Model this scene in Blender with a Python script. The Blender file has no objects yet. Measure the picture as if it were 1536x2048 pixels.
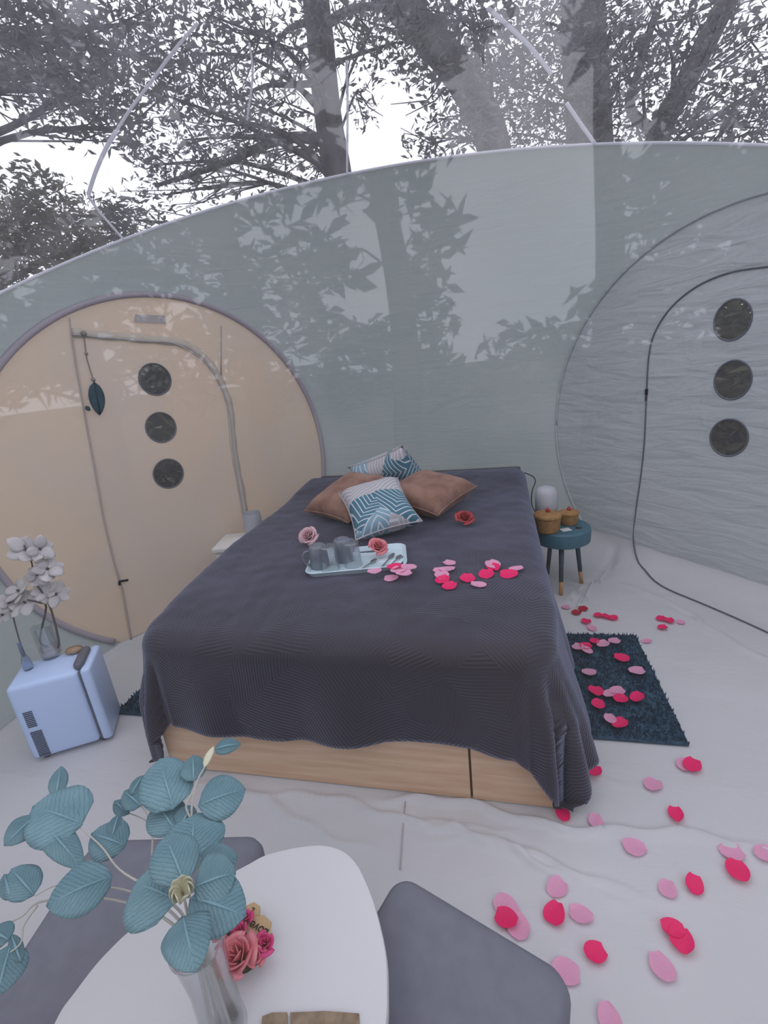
import bpy, bmesh, math, random
from math import pi, sin, cos, sqrt, radians as rad
from mathutils import Vector as V, Matrix, noise
from mathutils.bvhtree import BVHTree
random.seed(7)
S = bpy.context.scene
COL = S.collection

# ------------------------------------------------------------------ camera
FPX = 949.1
CAMP = V((-0.1534, -1.2133, 1.4256))
YAW, PITCH, ROLL = -0.24853, 0.31216, -0.10897
_f = V((sin(YAW)*cos(PITCH), cos(YAW)*cos(PITCH), -sin(PITCH)))
_r0 = V((cos(YAW), -sin(YAW), 0)); _u0 = _r0.cross(_f)
_r = cos(ROLL)*_r0 + sin(ROLL)*_u0; _u = -sin(ROLL)*_r0 + cos(ROLL)*_u0
cd = bpy.data.cameras.new('camera'); cam = bpy.data.objects.new('camera', cd); COL.objects.link(cam)
cam.matrix_world = Matrix.Translation(CAMP) @ Matrix((_r, _u, -_f)).transposed().to_4x4()
cd.sensor_fit = 'HORIZONTAL'; cd.sensor_width = 36; cd.lens = FPX/1536*36; cd.clip_start = .01; cd.clip_end = 300
S.camera = cam

# ------------------------------------------------------------------ sky, exposure (overcast day: the sky is the only light)
W = bpy.data.worlds.new('World'); S.world = W; W.use_nodes = True
nt = W.node_tree; bg = nt.nodes['Background']
tc = nt.nodes.new('ShaderNodeTexCoord'); nz = nt.nodes.new('ShaderNodeTexNoise'); cr = nt.nodes.new('ShaderNodeValToRGB')
nz.inputs['Scale'].default_value = 2.2; nz.inputs['Detail'].default_value = 5
cr.color_ramp.elements[0].position = .35; cr.color_ramp.elements[0].color = (.86, .87, 1.0, 1)
cr.color_ramp.elements[1].position = .7; cr.color_ramp.elements[1].color = (.95, .955, 1.04, 1)
nt.links.new(tc.outputs['Generated'], nz.inputs['Vector']); nt.links.new(nz.outputs['Fac'], cr.inputs['Fac'])
nt.links.new(cr.outputs['Color'], bg.inputs['Color']); bg.inputs['Strength'].default_value = 1.15
S.view_settings.view_transform = 'Standard'; S.view_settings.look = 'None'
S.view_settings.exposure = 0.34; S.view_settings.gamma = 1; S.view_settings.use_curve_mapping = False

# ------------------------------------------------------------------ pixel helpers
def ray(x, y):
    return (_f + _r*((x-768)/FPX) - _u*((y-1024)/FPX)).normalized()
def on_z(x, y, z=0.):
    d = ray(x, y); return CAMP + d*((z-CAMP.z)/d.z)
def on_plane(x, y, P, n):
    d = ray(x, y); return CAMP + d*((P-CAMP).dot(n)/d.dot(n))
def at_dist(x, y, t): return CAMP + ray(x, y)*t
def px_m(P): return FPX/((P-CAMP).dot(_f))          # pixels per metre at P

# ------------------------------------------------------------------ mesh helpers
class MB:
    def __init__(s): s.v = []; s.f = []; s.mi = []
    def add(s, vs, fs, mi=0):
        o = len(s.v); s.v += [V(p) for p in vs]
        for f in fs: s.f.append([o+i for i in f]); s.mi.append(mi)
        return s
    def box(s, c, d, rz=0, bev=0., mi=0):
        hx, hy, hz = d[0]/2, d[1]/2, d[2]/2
        if bev <= 0:
            vs = [V((x*hx, y*hy, z*hz)) for x in (-1, 1) for y in (-1, 1) for z in (-1, 1)]
            fs = [(0,1,3,2),(4,6,7,5),(0,4,5,1),(2,3,7,6),(0,2,6,4),(1,5,7,3)]
        else:
            bm = bmesh.new(); bmesh.ops.create_cube(bm, size=1)
            for q in bm.verts: q.co = V((q.co.x*d[0], q.co.y*d[1], q.co.z*d[2]))
            bmesh.ops.bevel(bm, geom=bm.edges[:], offset=bev, segments=3, affect='EDGES', profile=.5)
            bm.verts.index_update(); vs = [q.co.copy() for q in bm.verts]; fs = [[q.index for q in f.verts] for f in bm.faces]; bm.free()
        M = Matrix.Translation(V(c)) @ Matrix.Rotation(rz, 4, 'Z')
        return s.add([M @ p for p in vs], fs, mi)
    def tube(s, path, r, n=8, caps=True, mi=0):
        path = [V(p) for p in path]; rs = r if isinstance(r, (list, tuple)) else [r]*len(path)
        vs = []; fs = []; N = None
        for i, p in enumerate(path):
            t = (path[min(i+1, len(path)-1)] - path[max(i-1, 0)]).normalized()
            if N is None:
                N = t.cross(V((0, 0, 1)))
                if N.length < .1: N = t.cross(V((1, 0, 0)))
            N = (N - t*N.dot(t)).normalized(); B = t.cross(N)
            for k in range(n):
                a = 2*pi*k/n; vs.append(p + (N*cos(a) + B*sin(a))*rs[i])
        for i in range(len(path)-1):
            for k in range(n): fs.append((i*n+k, i*n+(k+1) % n, (i+1)*n+(k+1) % n, (i+1)*n+k))
        if caps: fs.append(tuple(range(n-1, -1, -1))); fs.append(tuple((len(path)-1)*n+k for k in range(n)))
        return s.add(vs, fs, mi)
    def lathe(s, prof, c=(0, 0, 0), n=32, closed=False, mi=0, sx=1, sy=1):
        vs = []; fs = []; m = len(prof)
        for k in range(n):
            a = 2*pi*k/n
            for (r, z) in prof: vs.append(V((c[0]+r*cos(a)*sx, c[1]+r*sin(a)*sy, c[2]+z)))
        for k in range(n):
            for j in range(m if closed else m-1):
                j2 = (j+1) % m
                fs.append((k*m+j, ((k+1) % n)*m+j, ((k+1) % n)*m+j2, k*m+j2))
        return s.add(vs, fs, mi)
    def grid(s, fn, nu, nv, mi=0, wrap=False):
        vs = [fn(i/nu, j/nv) for i in range(nu+1) for j in range(nv+1)]
        fs = [(i*(nv+1)+j, (i+1)*(nv+1)+j, (i+1)*(nv+1)+j+1, i*(nv+1)+j+1) for i in range(nu) for j in range(nv)]
        return s.add(vs, fs, mi)
    def prism(s, poly, z0, z1, bev=0., mi=0):
        n = len(poly); A = sum(poly[i][0]*poly[(i+1) % n][1]-poly[(i+1) % n][0]*poly[i][1] for i in range(n))
        if A < 0: poly = poly[::-1]
        c = V((sum(p[0] for p in poly)/n, sum(p[1] for p in poly)/n))
        def ring(z, k):
            out = []
            for i in range(n):
                p = V(poly[i][:2]); e = (V(poly[(i+1) % n][:2])-V(poly[i-1][:2])).normalized(); nn = V((e.y, -e.x))
                q = p - nn*k; out.append(V((q.x, q.y, z)))
            return out
        if bev > 0:
            rings = [ring(z0, bev), ring(z0+bev*.3, bev*.3), ring(z0+bev, 0), ring(z1-bev, 0), ring(z1-bev*.3, bev*.3), ring(z1, bev)]
        else: rings = [ring(z0, 0), ring(z1, 0)]
        vs = [p for r_ in rings for p in r_]; fs = []
        for j in range(len(rings)-1):
            for i in range(n): fs.append((j*n+i, j*n+(i+1) % n, (j+1)*n+(i+1) % n, (j+1)*n+i))
        fs.append(tuple(range(n-1, -1, -1))); fs.append(tuple((len(rings)-1)*n+i for i in range(n)))
        return s.add(vs, fs, mi)
    def xf(s, M): s.v = [M @ p for p in s.v]; return s
def clean(me, smooth):
    bm = bmesh.new(); bm.from_mesh(me); bmesh.ops.remove_doubles(bm, verts=bm.verts, dist=1e-6)
    bmesh.ops.recalc_face_normals(bm, faces=bm.faces); bm.to_mesh(me); bm.free()
    if smooth: me.polygons.foreach_set('use_smooth', [True]*len(me.polygons)); 
    me.update()
def mesh_obj(name, me, mat, parent=None, loc=None):
    o = bpy.data.objects.new(name, me); COL.objects.link(o)
    if mat is not None:
        for m in (mat if isinstance(mat, list) else [mat]): me.materials.append(m)
    if parent: o.parent = parent
    if loc is not None: o.location = loc
    return o
def build(mb, name, mat, parent=None, smooth=True, origin=None, angle=None, recalc=True):
    """mesh in world (or, below a parent, parent-local) coordinates; origin moves the object's own origin"""
    me = bpy.data.meshes.new(name)
    off = V(origin) if origin is not None else V((0, 0, 0))
    me.from_pydata([p-off for p in mb.v], [], mb.f)
    if len(set(mb.mi)) > 1: me.polygons.foreach_set('material_index', mb.mi)
    if recalc: clean(me, smooth)
    elif smooth: me.polygons.foreach_set('use_smooth', [True]*len(me.polygons))
    if smooth and angle:
        try: me.set_sharp_from_angle(angle=rad(angle))
        except Exception: pass
    return mesh_obj(name, me, mat, parent, off)
def empty(name, loc=(0, 0, 0), rz=0):
    o = bpy.data.objects.new(name, None); COL.objects.link(o); o.location = loc; o.rotation_euler = (0, 0, rz); o.empty_display_size = .05
    return o
def tag(o, label, cat=None, group=None, kind=None):
    o['label'] = label
    if cat: o['category'] = cat
    if group: o['group'] = group
    if kind: o['kind'] = kind
    return o
def local(o, P): return V(P) - o.location
def catmull(pts, n=8, closed=False):
    pts = [V(p) for p in pts]; out = []; m = len(pts)
    for i in range(m if closed else m-1):
        if closed: p0, p1, p2, p3 = pts[i-1], pts[i], pts[(i+1) % m], pts[(i+2) % m]
        else: p0, p1, p2, p3 = pts[max(i-1, 0)], pts[i], pts[i+1], pts[min(i+2, m-1)]
        for k in range(n):
            t = k/n
            out.append(.5*((2*p1)+(p2-p0)*t+(2*p0-5*p1+4*p2-p3)*t*t+(3*p1-p0-3*p2+p3)*t*t*t))
    if not closed: out.append(pts[-1])
    return out
def copy_tree(o, parent=None):
    c = o.copy(); COL.objects.link(c); c.parent = parent
    for ch in list(o.children): copy_tree(ch, c)
    return c

# ------------------------------------------------------------------ materials
MATS = {}
def mat(name, col, rough=.6, noise_col=None, nscale=20, bump=0, bscale=60, bdist=.002, sheen=0, metal=0, trans=0, spec=.5, stretch=None, detail=4, ior=1.45, coat=0, transl=0):
    m = bpy.data.materials.new(name); m.use_nodes = True; t = m.node_tree; b = t.nodes['Principled BSDF']
    b.inputs['Base Color'].default_value = (*col, 1); b.inputs['Roughness'].default_value = rough
    b.inputs['Metallic'].default_value = metal; b.inputs['Specular IOR Level'].default_value = spec
    b.inputs['Transmission Weight'].default_value = trans; b.inputs['IOR'].default_value = ior; b.inputs['Coat Weight'].default_value = coat
    if sheen: b.inputs['Sheen Weight'].default_value = sheen; b.inputs['Sheen Roughness'].default_value = .5
    tc = t.nodes.new('ShaderNodeTexCoord'); vec = tc.outputs['Object']
    if stretch:
        mp = t.nodes.new('ShaderNodeMapping'); mp.inputs['Scale'].default_value = stretch; t.links.new(vec, mp.inputs['Vector']); vec = mp.outputs['Vector']
    if noise_col:
        n = t.nodes.new('ShaderNodeTexNoise'); n.inputs['Scale'].default_value = nscale; n.inputs['Detail'].default_value = detail
        r = t.nodes.new('ShaderNodeValToRGB'); r.color_ramp.elements[0].position = .35; r.color_ramp.elements[1].position = .65
        r.color_ramp.elements[0].color = (*col, 1); r.color_ramp.elements[1].color = (*noise_col, 1)
        t.links.new(vec, n.inputs['Vector']); t.links.new(n.outputs['Fac'], r.inputs['Fac']); t.links.new(r.outputs['Color'], b.inputs['Base Color'])
    if bump:
        n2 = t.nodes.new('ShaderNodeTexNoise'); n2.inputs['Scale'].default_value = bscale; n2.inputs['Detail'].default_value = 4
        bp = t.nodes.new('ShaderNodeBump'); bp.inputs['Strength'].default_value = bump; bp.inputs['Distance'].default_value = bdist
        t.links.new(vec, n2.inputs['Vector']); t.links.new(n2.outputs['Fac'], bp.inputs['Height']); t.links.new(bp.outputs['Normal'], b.inputs['Normal'])
    if transl:
        out = t.nodes['Material Output']; tr = t.nodes.new('ShaderNodeBsdfTranslucent'); mx = t.nodes.new('ShaderNodeMixShader')
        tr.inputs['Color'].default_value = (*col, 1); mx.inputs['Fac'].default_value = transl
        if noise_col: t.links.new(r.outputs['Color'], tr.inputs['Color'])
        t.links.new(b.outputs[0], mx.inputs[1]); t.links.new(tr.outputs[0], mx.inputs[2]); t.links.new(mx.outputs[0], out.inputs['Surface'])
    MATS[name] = m; return m
def clear_mat(name, gloss, haze, rough=.02, tint=(1, 1, 1), wave=.0, wscale=6, dirt=0.):
    """clear plastic film: passes light straight through, mirrors a little, scatters a little in its dirt"""
    m = bpy.data.materials.new(name); m.use_nodes = True; t = m.node_tree; t.nodes.remove(t.nodes['Principled BSDF']); out = t.nodes['Material Output']
    tr = t.nodes.new('ShaderNodeBsdfTransparent'); tr.inputs['Color'].default_value = (*tint, 1)
    gl = t.nodes.new('ShaderNodeBsdfGlossy'); gl.inputs['Roughness'].default_value = rough
    tl = t.nodes.new('ShaderNodeBsdfTranslucent'); df = t.nodes.new('ShaderNodeBsdfDiffuse'); hz = t.nodes.new('ShaderNodeMixShader'); hz.inputs[0].default_value = .4
    for q in (tl, df): q.inputs['Color'].default_value = (.85, .86, .92, 1)
    t.links.new(tl.outputs[0], hz.inputs[1]); t.links.new(df.outputs[0], hz.inputs[2])
    tc = t.nodes.new('ShaderNodeTexCoord')
    n = t.nodes.new('ShaderNodeTexNoise'); n.inputs['Scale'].default_value = 9; n.inputs['Detail'].default_value = 6; t.links.new(tc.outputs['Object'], n.inputs['Vector'])
    mr = t.nodes.new('ShaderNodeMapRange'); mr.inputs['From Min'].default_value = .35; mr.inputs['From Max'].default_value = .75
    mr.inputs['To Min'].default_value = haze; mr.inputs['To Max'].default_value = haze + dirt; t.links.new(n.outputs['Fac'], mr.inputs['Value'])
    m1 = t.nodes.new('ShaderNodeMixShader'); m2 = t.nodes.new('ShaderNodeMixShader')
    t.links.new(mr.outputs[0], m1.inputs[0]); t.links.new(tr.outputs[0], m1.inputs[1]); t.links.new(hz.outputs[0], m1.inputs[2])
    fr = t.nodes.new('ShaderNodeLayerWeight'); fr.inputs['Blend'].default_value = .5          # Schlick's curve, the same from both sides of the film
    pw = t.nodes.new('ShaderNodeMath'); pw.operation = 'POWER'; pw.inputs[1].default_value = 5; t.links.new(fr.outputs['Facing'], pw.inputs[0])
    ml = t.nodes.new('ShaderNodeMath'); ml.operation = 'MULTIPLY_ADD'; ml.inputs[1].default_value = min(.9, .6*gloss); ml.inputs[2].default_value = .04*gloss; ml.use_clamp = True; t.links.new(pw.outputs[0], ml.inputs[0])
    t.links.new(ml.outputs[0], m2.inputs[0]); t.links.new(m1.outputs[0], m2.inputs[1]); t.links.new(gl.outputs[0], m2.inputs[2]); t.links.new(m2.outputs[0], out.inputs['Surface'])
    if wave:
        w = t.nodes.new('ShaderNodeTexNoise'); w.inputs['Scale'].default_value = wscale; w.inputs['Detail'].default_value = 2
        bp = t.nodes.new('ShaderNodeBump'); bp.inputs['Strength'].default_value = wave; bp.inputs['Distance'].default_value = .01
        t.links.new(tc.outputs['Object'], w.inputs['Vector']); t.links.new(w.outputs['Fac'], bp.inputs['Height']); t.links.new(bp.outputs['Normal'], gl.inputs['Normal'])
    MATS[name] = m; return m

def fabric_mat(name, col, col2, transl, wr=(2, 2, 14), bump=.35, bdist=.03, rough=.75, bscale=2.2):
    m = mat(name, col, rough, noise_col=col2, nscale=1.3, transl=transl, spec=.3)
    t = m.node_tree; b = t.nodes['Principled BSDF']; tc = t.nodes.new('ShaderNodeTexCoord')
    mp = t.nodes.new('ShaderNodeMapping'); mp.inputs['Scale'].default_value = wr; t.links.new(tc.outputs['Object'], mp.inputs['Vector'])
    n = t.nodes.new('ShaderNodeTexNoise'); n.inputs['Scale'].default_value = bscale; n.inputs['Detail'].default_value = 5; n.inputs['Distortion'].default_value = .6
    bp = t.nodes.new('ShaderNodeBump'); bp.inputs['Strength'].default_value = bump; bp.inputs['Distance'].default_value = bdist
    t.links.new(mp.outputs[0], n.inputs['Vector']); t.links.new(n.outputs['Fac'], bp.inputs['Height']); t.links.new(bp.outputs['Normal'], b.inputs['Normal'])
    return m
M = MATS
fabric_mat('wall_fabric', (.47, .53, .52), (.53, .585, .575), .18, bump=.16)
fabric_mat('warm_lit_cream', (.90, .80, .69), (.86, .79, .72), .75, wr=(1, 1, 1), bump=.1)  # cream cloth; warm light from behind the panel is put into its colour
fabric_mat('warm_lit_cream_door', (.90, .80, .70), (.86, .79, .73), .75, wr=(1, 1, 1), bump=.1)  # door cloth: cream, with the same warm backlight painted into the colour
fabric_mat('grey_fabric', (.60, .64, .66), (.65, .68, .70), .28, wr=(2, 2, 9), bump=.45, bdist=.05, bscale=1.6)
fabric_mat('floor_fabric', (.575, .575, .595), (.62, .615, .635), 0, wr=(1, 2.2, 1), bump=.55, bdist=.03, rough=.7)
clear_mat('dome_film', .9, .10, .03, wave=.25, wscale=3, dirt=.10)
clear_mat('front_film', 2.7, .004, .02, wave=.22, wscale=2.2, dirt=.014)
clear_mat('porthole_film', .9, .09, .05, tint=(.5, .48, .42), wave=.3, wscale=8)
mat('seam_film', (.88, .88, .93), .4, transl=.5)
mat('piping', (.42, .38, .43), .7, bump=.3, bscale=80)
mat('zip_flap', (.56, .50, .43), .8, bump=.3, bscale=60)
mat('zip_cord', (.13, .14, .17), .6)
mat('black_plastic', (.02, .02, .025), .4)
mat('patch_grey', (.45, .41, .41), .7)
mat('bark', (.045, .037, .042), .9, noise_col=(.085, .07, .075), nscale=12, bump=.8, bscale=25, bdist=.03, stretch=(1, 1, .25))
mat('leaf_dark', (.11, .11, .115), .6, noise_col=(.2, .2, .2), nscale=2.2, transl=.4)
mat('leaf_olive', (.11, .115, .075), .6, noise_col=(.2, .19, .12), nscale=2.2, transl=.3)
mat('ground', (.055, .05, .035), .95, noise_col=(.11, .10, .07), nscale=1.4, bump=.8, bscale=9, bdist=.05)
mat('oak', (.66, .43, .28), .5, noise_col=(.77, .55, .39), nscale=5, stretch=(.7, 6, 10), detail=7, bump=.1, bscale=12)
mat('oak_dark', (.10, .06, .035), .6)
mat('headboard_fabric', (.10, .10, .105), .85, bump=.3, bscale=200)
mat('mattress_white', (.7, .7, .72), .8)
mat('tray_plastic', (.60, .74, .80), .35)
mat('mug_grey', (.16, .18, .22), .3, coat=.3)
clear_mat('clear_glass', 3.2, .05, .03, tint=(.93, .95, .96), dirt=.04)
mat('steel', (.5, .5, .52), .25, metal=1)
mat('petal_magenta', (.95, .012, .17), .5, noise_col=(.88, .01, .14), nscale=30, transl=.15)
mat('petal_pink', (.84, .36, .56), .5, noise_col=(.88, .44, .62), nscale=30, transl=.2)
mat('petal_red', (.55, .012, .05), .5, noise_col=(.42, .01, .035), nscale=30, transl=.1)
mat('rose_red', (.36, .03, .045), .55, noise_col=(.5, .07, .08), nscale=60, transl=.1)
mat('rose_pale', (.82, .58, .62), .55, noise_col=(.78, .48, .55), nscale=60, transl=.2)
mat('rose_coral', (.78, .20, .24), .55, noise_col=(.85, .32, .36), nscale=50, transl=.2)
mat('rose_magenta', (.72, .04, .20), .55, noise_col=(.8, .09, .3), nscale=50, transl=.15)
mat('rose_dark', (.45, .05, .09), .55, noise_col=(.6, .12, .17), nscale=50, transl=.1)
mat('calyx', (.06, .055, .02), .7)
mat('velvet_brown', (.21, .10, .072), .8, noise_col=(.32, .18, .135), nscale=12, sheen=.15, bump=.4, bscale=40, bdist=.004)
mat('rug_blue', (.022, .055, .095), .95, noise_col=(.045, .095, .15), nscale=30)
mat('teal_paint', (.055, .145, .20), .5, noise_col=(.07, .17, .225), nscale=12)
mat('teal_leg', (.06, .09, .12), .55)
mat('leg_wood', (.42, .24, .10), .55, noise_col=(.5, .30, .14), nscale=30)
mat('wicker', (.30, .155, .055), .75, noise_col=(.42, .23, .09), nscale=40, bump=.8, bscale=90, bdist=.004)
mat('paper_white', (.75, .76, .78), .6)
mat('lamp_shade', (.60, .62, .68), .6, transl=.3)
mat('lamp_glass', (.66, .67, .72), .35, transl=.3)
mat('white_paint', (.78, .77, .74), .4)
mat('cooler_white', (.55, .69, .98), .35, noise_col=(.57, .71, 1.0), nscale=3)
mat('cooler_grey', (.13, .14, .17), .45)
mat('cooler_slot', (.05, .06, .10), .6)
mat('orchid_white', (.58, .55, .56), .6, noise_col=(.70, .67, .68), nscale=20, transl=.2)
mat('orchid_stem', (.12, .10, .11), .7)
mat('bean_wood', (.28, .18, .115), .5, noise_col=(.42, .28, .18), nscale=18)
mat('blue_glass', (.5, .58, .75), .05, trans=.8)
mat('table_white', (.66, .655, .675), .35)
mat('pouf_grey', (.165, .168, .21), .8, noise_col=(.185, .188, .23), nscale=30, bump=.15, bscale=250, bdist=.001)
mat('cork', (.22, .155, .10), .85, noise_col=(.34, .25, .17), nscale=60, bump=.6, bscale=80)
mat('tag_wood', (.50, .33, .17), .55, noise_col=(.56, .39, .22), nscale=15)
mat('ink', (.05, .03, .02), .7)
mat('euc_stem', (.50, .47, .43), .7)
mat('euc_tip', (.62, .60, .44), .6)
mat('feather', (.03, .065, .085), .7, noise_col=(.05, .10, .12), nscale=40)
mat('thread', (.3, .26, .24), .8)
# eucalyptus leaf: side veins branching from the midrib, laid out along each blade
m = mat('euc_leaf', (.17, .33, .39), .65, noise_col=(.25, .43, .49), nscale=14, transl=.15)
t = m.node_tree; tcc = t.nodes.new('ShaderNodeTexCoord'); sx = t.nodes.new('ShaderNodeSeparateXYZ'); t.links.new(tcc.outputs['UV'], sx.inputs[0])
def mth(op, a, b=None, c=None):
    n = t.nodes.new('ShaderNodeMath'); n.operation = op
    for k, q in enumerate((a, b, c)):
        if q is None: continue
        if isinstance(q, (int, float)): n.inputs[k].default_value = q
        else: t.links.new(q, n.inputs[k])
    return n.outputs[0]
nzv = t.nodes.new('ShaderNodeTexNoise'); nzv.inputs['Scale'].default_value = 6; t.links.new(tcc.outputs['UV'], nzv.inputs['Vector'])
ph = mth('MULTIPLY_ADD', mth('ABSOLUTE', sx.outputs['Y']), -.45, sx.outputs['X']); ph = mth('MULTIPLY_ADD', nzv.outputs['Fac'], .10, ph)
hgt = mth('POWER', mth('ABSOLUTE', mth('SINE', mth('MULTIPLY', ph, 34.))), .35)
nz2 = t.nodes.new('ShaderNodeTexNoise'); nz2.inputs['Scale'].default_value = 55; t.links.new(tcc.outputs['UV'], nz2.inputs['Vector'])
hgt = mth('MULTIPLY_ADD', nz2.outputs['Fac'], .8, hgt)
bp = t.nodes.new('ShaderNodeBump'); bp.inputs['Strength'].default_value = .8; bp.inputs['Distance'].default_value = .0025
t.links.new(hgt, bp.inputs['Height']); t.links.new(bp.outputs[0], t.nodes['Principled BSDF'].inputs['Normal'])
# quilted bedspread: fans of stitched ribs, each cell with its own direction
def fan_nodes(t, scale, wscale, plane_scale=(1, 1, 1)):
    tc = t.nodes.new('ShaderNodeTexCoord'); vor = t.nodes.new('ShaderNodeTexVoronoi'); vor.inputs['Scale'].default_value = scale; vor.inputs['Randomness'].default_value = .8
    mp = t.nodes.new('ShaderNodeMapping'); mp.inputs['Scale'].default_value = plane_scale; t.links.new(tc.outputs['UV'], mp.inputs['Vector'])
    vor.voronoi_dimensions = '2D'
    t.links.new(mp.outputs[0], vor.inputs['Vector'])
    sep = t.nodes.new('ShaderNodeSeparateColor'); t.links.new(vor.outputs['Color'], sep.inputs[0])
    ang = t.nodes.new('ShaderNodeMath'); ang.operation = 'MULTIPLY'; ang.inputs[1].default_value = 6.28; t.links.new(sep.outputs[0], ang.inputs[0])
    sub = t.nodes.new('ShaderNodeVectorMath'); sub.operation = 'SUBTRACT'; t.links.new(mp.outputs[0], sub.inputs[0]); t.links.new(vor.outputs['Position'], sub.inputs[1])
    rot = t.nodes.new('ShaderNodeVectorRotate'); rot.rotation_type = 'Z_AXIS'; t.links.new(sub.outputs[0], rot.inputs['Vector']); t.links.new(ang.outputs[0], rot.inputs['Angle'])
    # chevron about the leaf's midrib
    sx = t.nodes.new('ShaderNodeSeparateXYZ'); t.links.new(rot.outputs[0], sx.inputs[0])
    ab = t.nodes.new('ShaderNodeMath'); ab.operation = 'ABSOLUTE'; t.links.new(sx.outputs['X'], ab.inputs[0])
    ma = t.nodes.new('ShaderNodeMath'); ma.operation = 'MULTIPLY_ADD'; ma.inputs[1].default_value = .8; t.links.new(ab.outputs[0], ma.inputs[0]); t.links.new(sx.outputs['Y'], ma.inputs[2])
    mu = t.nodes.new('ShaderNodeMath'); mu.operation = 'MULTIPLY'; mu.inputs[1].default_value = wscale; t.links.new(ma.outputs[0], mu.inputs[0])
    si = t.nodes.new('ShaderNodeMath'); si.operation = 'SINE'; t.links.new(mu.outputs[0], si.inputs[0])
    return si, sep, ab, vor
m = mat('bedspread', (.021, .016, .025), .6, noise_col=(.026, .018, .028), nscale=2.5, sheen=.5)
m.node_tree.nodes['Principled BSDF'].inputs['Sheen Tint'].default_value = (.56, .63, .90, 1)
t = m.node_tree; si, sep, ab, vor = fan_nodes(t, 3.4, 420)
bp = t.nodes.new('ShaderNodeBump'); bp.inputs['Strength'].default_value = .28; bp.inputs['Distance'].default_value = .003
t.links.new(si.outputs[0], bp.inputs['Height']); t.links.new(bp.outputs[0], t.nodes['Principled BSDF'].inputs['Normal'])
# printed cushion: big leaves in teal, pale blue and grey-white, each with white ribs
m = mat('leaf_print', (.6, .6, .6), .75)
t = m.node_tree; si, sep, ab, vor = fan_nodes(t, 2.3, 95); b = t.nodes['Principled BSDF']
rp = t.nodes.new('ShaderNodeValToRGB'); rp.color_ramp.interpolation = 'CONSTANT'; e = rp.color_ramp.elements
e[0].position = 0; e[0].color = (.06, .17, .235, 1); e[1].position = .3; e[1].color = (.42, .40, .43, 1)
for p_, c_ in ((.55, (.22, .36, .45, 1)), (.8, (.46, .45, .48, 1))):
    q = e.new(p_); q.color = c_
t.links.new(sep.outputs[1], rp.inputs[0])
gt = t.nodes.new('ShaderNodeMath'); gt.operation = 'GREATER_THAN'; gt.inputs[1].default_value = .80; t.links.new(si.outputs[0], gt.inputs[0])
mx = t.nodes.new('ShaderNodeMix'); mx.data_type = 'RGBA'; mx.inputs[7].default_value = (.62, .64, .68, 1)
t.links.new(gt.outputs[0], mx.inputs[0]); t.links.new(rp.outputs[0], mx.inputs[6]); t.links.new(mx.outputs[2], b.inputs['Base Color'])

# ------------------------------------------------------------------ the bubble
BC = V((-.366, .259, .860)); BR = 2.16
def disc(heading, r, cz):
    h = rad(heading); n = V((cos(h), sin(h), 0)); d = sqrt(BR*BR - r*r - (cz-BC.z)**2) if False else sqrt(BR*BR-r*r)
    return dict(n=n, t=V((-n.y, n.x, 0)), d=d, r=r, c=V((BC.x, BC.y, cz)) + n*d)
DL = disc(148, 1.026, .858); DR = disc(43, 1.08, .858)
_cu = (CAMP-BC); _cu.z = 0; _cu.normalize()
DF = dict(n=_cu, t=V((-_cu.y, _cu.x, 0)), d=1.41, c=V((BC.x, BC.y, BC.z)) + _cu*1.41, r=sqrt(BR*BR-1.41**2))
_Ps = []
for q in [(0,580),(150,517),(300,462),(450,408),(600,370),(800,328),(1000,298),(1280,285),(1536,297)]:
    d = ray(*q); o = CAMP-BC; b_ = o.dot(d); _Ps.append(CAMP + d*(-b_+sqrt(b_*b_-o.dot(o)+BR*BR)))
SPLIT_P = sum(_Ps, V())/len(_Ps)
SPLIT_N = V((0, 0, 0))
for _a in range(3):
    for _b in range(5, 9):
        _k = (_Ps[_b]-_Ps[_a]).cross(_Ps[(_a+_b)//2+1]-_Ps[_a]); SPLIT_N += _k if _k.z > 0 else -_k
SPLIT_N.normalize()
def sphere_hit(x, y, R=BR):
    d = ray(x, y); o = CAMP-BC; b_ = o.dot(d); return CAMP + d*(-b_+sqrt(b_*b_-o.dot(o)+R*R))
def sphere_bm(R):
    bm = bmesh.new(); bmesh.ops.create_uvsphere(bm, u_segments=128, v_segments=72, radius=R)
    for q in bm.verts: q.co += BC
    def cut(P, n):
        bmesh.ops.bisect_plane(bm, geom=bm.verts[:]+bm.edges[:]+bm.faces[:], plane_co=P, plane_no=n, clear_outer=True)
    cut(V((0, 0, 0)), V((0, 0, -1)))
    for D in (DL, DR, DF): cut(D['c'], D['n'])
    return bm, cut
def finish(bm, name, m):
    me = bpy.data.meshes.new(name); bmesh.ops.recalc_face_normals(bm, faces=bm.faces)
    bm.to_mesh(me); bm.free(); me.polygons.foreach_set('use_smooth', [True]*len(me.polygons)); return mesh_obj(name, me, m)
bm, cut = sphere_bm(BR); cut(SPLIT_P, SPLIT_N); o = finish(bm, 'wall_back', M['wall_fabric'])
tag(o, 'grey opaque fabric lower skin of the round bubble tent', 'wall', kind='structure')
bm, cut = sphere_bm(BR); cut(SPLIT_P, -SPLIT_N); dome = finish(bm, 'ceiling', M['dome_film'])
tag(dome, 'clear plastic dome of the bubble tent open to the trees', 'ceiling', kind='structure')
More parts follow.
